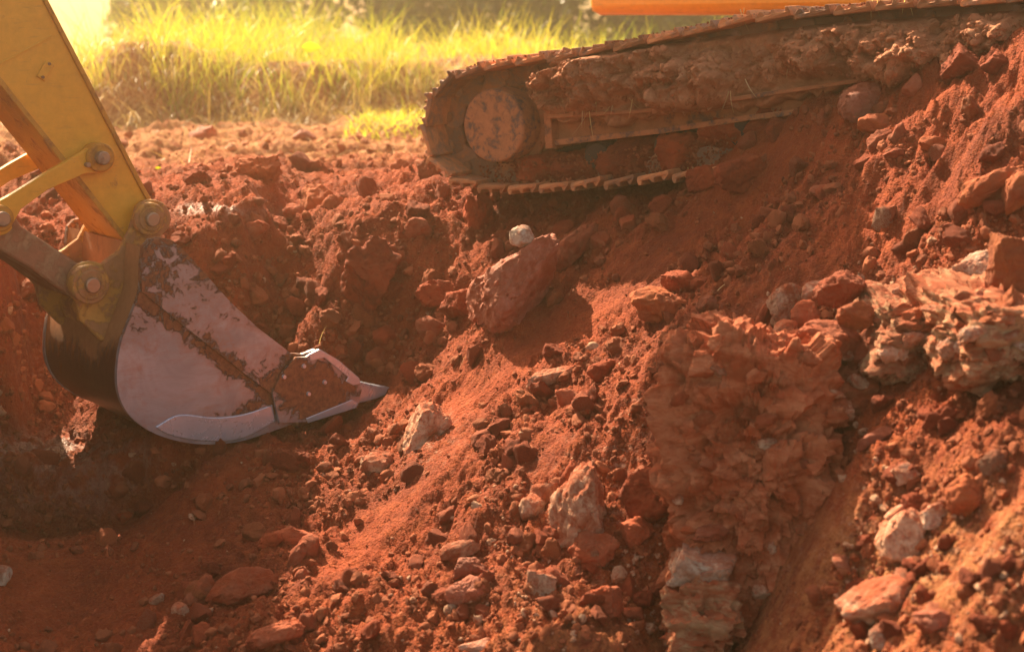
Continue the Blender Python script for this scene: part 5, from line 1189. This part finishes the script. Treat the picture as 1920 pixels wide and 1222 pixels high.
# loose leaves
def leaf(px, py, w, h, rot, col, lab, lift=0.0, d=None):
    m, nt, b = new_mat('leaf'); b.inputs['Base Color'].default_value = (*col, 1); b.inputs['Roughness'].default_value = 0.5
    b.inputs['Subsurface Weight'].default_value = 0.0
    p = coords(nt); nt.links.new(mix(nt, noise(nt, p, 30, 4, 0.6), tuple(0.75 * c for c in col), col), b.inputs['Base Color'])
    tr = nd(nt, 'ShaderNodeBsdfTranslucent'); tr.inputs[0].default_value = (*col, 1); ms = nd(nt, 'ShaderNodeMixShader'); ms.inputs[0].default_value = 0.5
    outn = [n_0 for n_0 in nt.nodes if n_0.type == 'OUTPUT_MATERIAL'][0]; nt.links.new(b.outputs[0], ms.inputs[1]); nt.links.new(tr.outputs[0], ms.inputs[2]); nt.links.new(ms.outputs[0], outn.inputs[0])
    dd = d or (hit(px, py)[0] - 0.03); c = at(np.array(float(px)), np.array(float(py)), dd); Fr = frame(rot)
    V = []; K = 10
    for i in range(K + 1):
        t = i / K; wd = math.sin(math.pi * t ** 0.8) * 0.5
        for sgn in (-1, 0, 1): V.append(Fr @ np.array([(t - 0.5) * w, sgn * wd * h, 0.12 * h * abs(sgn) + 0.15 * h * math.sin(3 * t)]) * dd / F)
    Fs = [(3 * i + j, 3 * i + j + 1, 3 * i + j + 4, 3 * i + j + 3) for i in range(K) for j in (0, 1)]
    me = np_mesh('leaf', np.array(V), np.array(Fs), m); tag(link('leaf', me, None, Matrix.Translation(Vector(c))), lab, 'leaf')
leaf(584, 90, 38, 20, 0, (0.62, 0.66, 0.02), 'large bright yellow-green leaf on top of the grassy bank', d=14.0)
leaf(297, 315, 13, 5, 0, (0.60, 0.62, 0.02), 'tiny yellow leaf lying on the sunlit plateau')
leaf(502, 298, 15, 8, 20, (0.75, 0.66, 0.45), 'small pale leaf lying on the plateau above the jagged clump')

# ------------------------------------------------------------------ trees beyond the field
M['leaf_a'] = leaf_mat('tree_leaf', (0.045, 0.085, 0.018), (0.13, 0.17, 0.035), 0.4)
mt, nt, b = new_mat('bark'); nt.links.new(mix(nt, noise(nt, coords(nt), 12, 6, 0.7), (0.06, 0.04, 0.025), (0.16, 0.11, 0.07)), b.inputs['Base Color']); b.inputs['Roughness'].default_value = 0.9; M['bark'] = mt
def crown_mesh(seed, rx, h0, h1, n=9500):
    r_ = np.random.default_rng(seed); nb = 26; bc = r_.uniform(-1, 1, (nb, 3)) * [rx * 0.8, rx * 0.7, 0.5]; bc[:, 2] = h0 + (h1 - h0) * r_.uniform(0, 1, nb); br = r_.uniform(0.35, 0.75, nb) * rx * 0.55
    k = r_.integers(0, nb, n); v = r_.normal(size=(n, 3)); v /= np.linalg.norm(v, axis=1, keepdims=True); P = bc[k] + v * (br[k] * r_.uniform(0.5, 1.0, n) ** 0.5)[:, None]
    A = r_.normal(size=(n, 3)); A /= np.linalg.norm(A, axis=1, keepdims=True); B = np.cross(A, r_.normal(size=(n, 3))); B /= np.linalg.norm(B, axis=1, keepdims=True)
    s = r_.uniform(0.06, 0.13, n)[:, None]; V = np.stack([P - A * s, P + B * s * 0.5, P + A * s, P - B * s * 0.5], 1).reshape(-1, 3)
    me = np_mesh('crown', V, np.arange(4 * n).reshape(-1, 4), M['leaf_a'], False); attr(me, 'tint', np.repeat(r_.uniform(0, 1, n) * 0.6 + 0.4 * r_.uniform(0, 1, nb)[k], 4)); return me
cr = [crown_mesh(1, 2.3, 0.5, 4.2), crown_mesh(2, 1.9, 0.4, 3.2), crown_mesh(3, 2.7, 0.6, 5.2)]
tl = ['low bushy tree with its crown just right of the bright sky gap', 'dark broad tree behind the grass left of the yellow leaf', 'dark tree behind the grass directly above the yellow leaf', 'bushy tree behind the grass between the yellow leaf and the track',
      'dense tree behind the grass above the drive cover', 'tree crown just left of the orange body panel', 'tree behind the excavator body', 'tree furthest right behind the excavator body']
for i, (x, dist, kk, s) in enumerate([(330, 33, 1, 0.62), (455, 35, 0, 0.9), (600, 31, 2, 0.9), (745, 34, 0, 1.0), (890, 30, 2, 0.9), (1060, 33, 0, 1.0), (1260, 32, 1, 1.1), (1500, 33, 2, 1.0)]):
    X = (x - 960) / F * dist; zb_ = 0.25
    t = empty('tree', (X, dist, zb_), tl[i], 'tree', 'trees beyond the field')
    mb = MB(); mb.tube((X, dist, zb_ - 0.2), (X + 0.1, dist, zb_ + 2.0 * s), 0.16 * s, 0.09 * s, 10); mb.tube((X + 0.1, dist, zb_ + 1.6 * s), (X + 0.9 * s, dist + 0.2, zb_ + 3.1 * s), 0.08 * s, 0.03 * s, 8); mb.tube((X + 0.1, dist, zb_ + 1.4 * s), (X - 0.9 * s, dist, zb_ + 2.9 * s), 0.08 * s, 0.03 * s, 8)
    mb.build('trunk', M['bark'], t)
    link('crown', cr[kk], t, Matrix.Translation((X, dist, zb_ - 0.2)) @ Matrix.Rotation(1.1 * i, 4, 'Z') @ Matrix.Scale(s, 4))

if False: print('TRIS', sorted([(sum(len(p.vertices) - 2 for p in m.polygons), m.name) for m in bpy.data.meshes])[-24:], sum(sum(len(p.vertices) - 2 for p in m.polygons) for m in bpy.data.meshes))
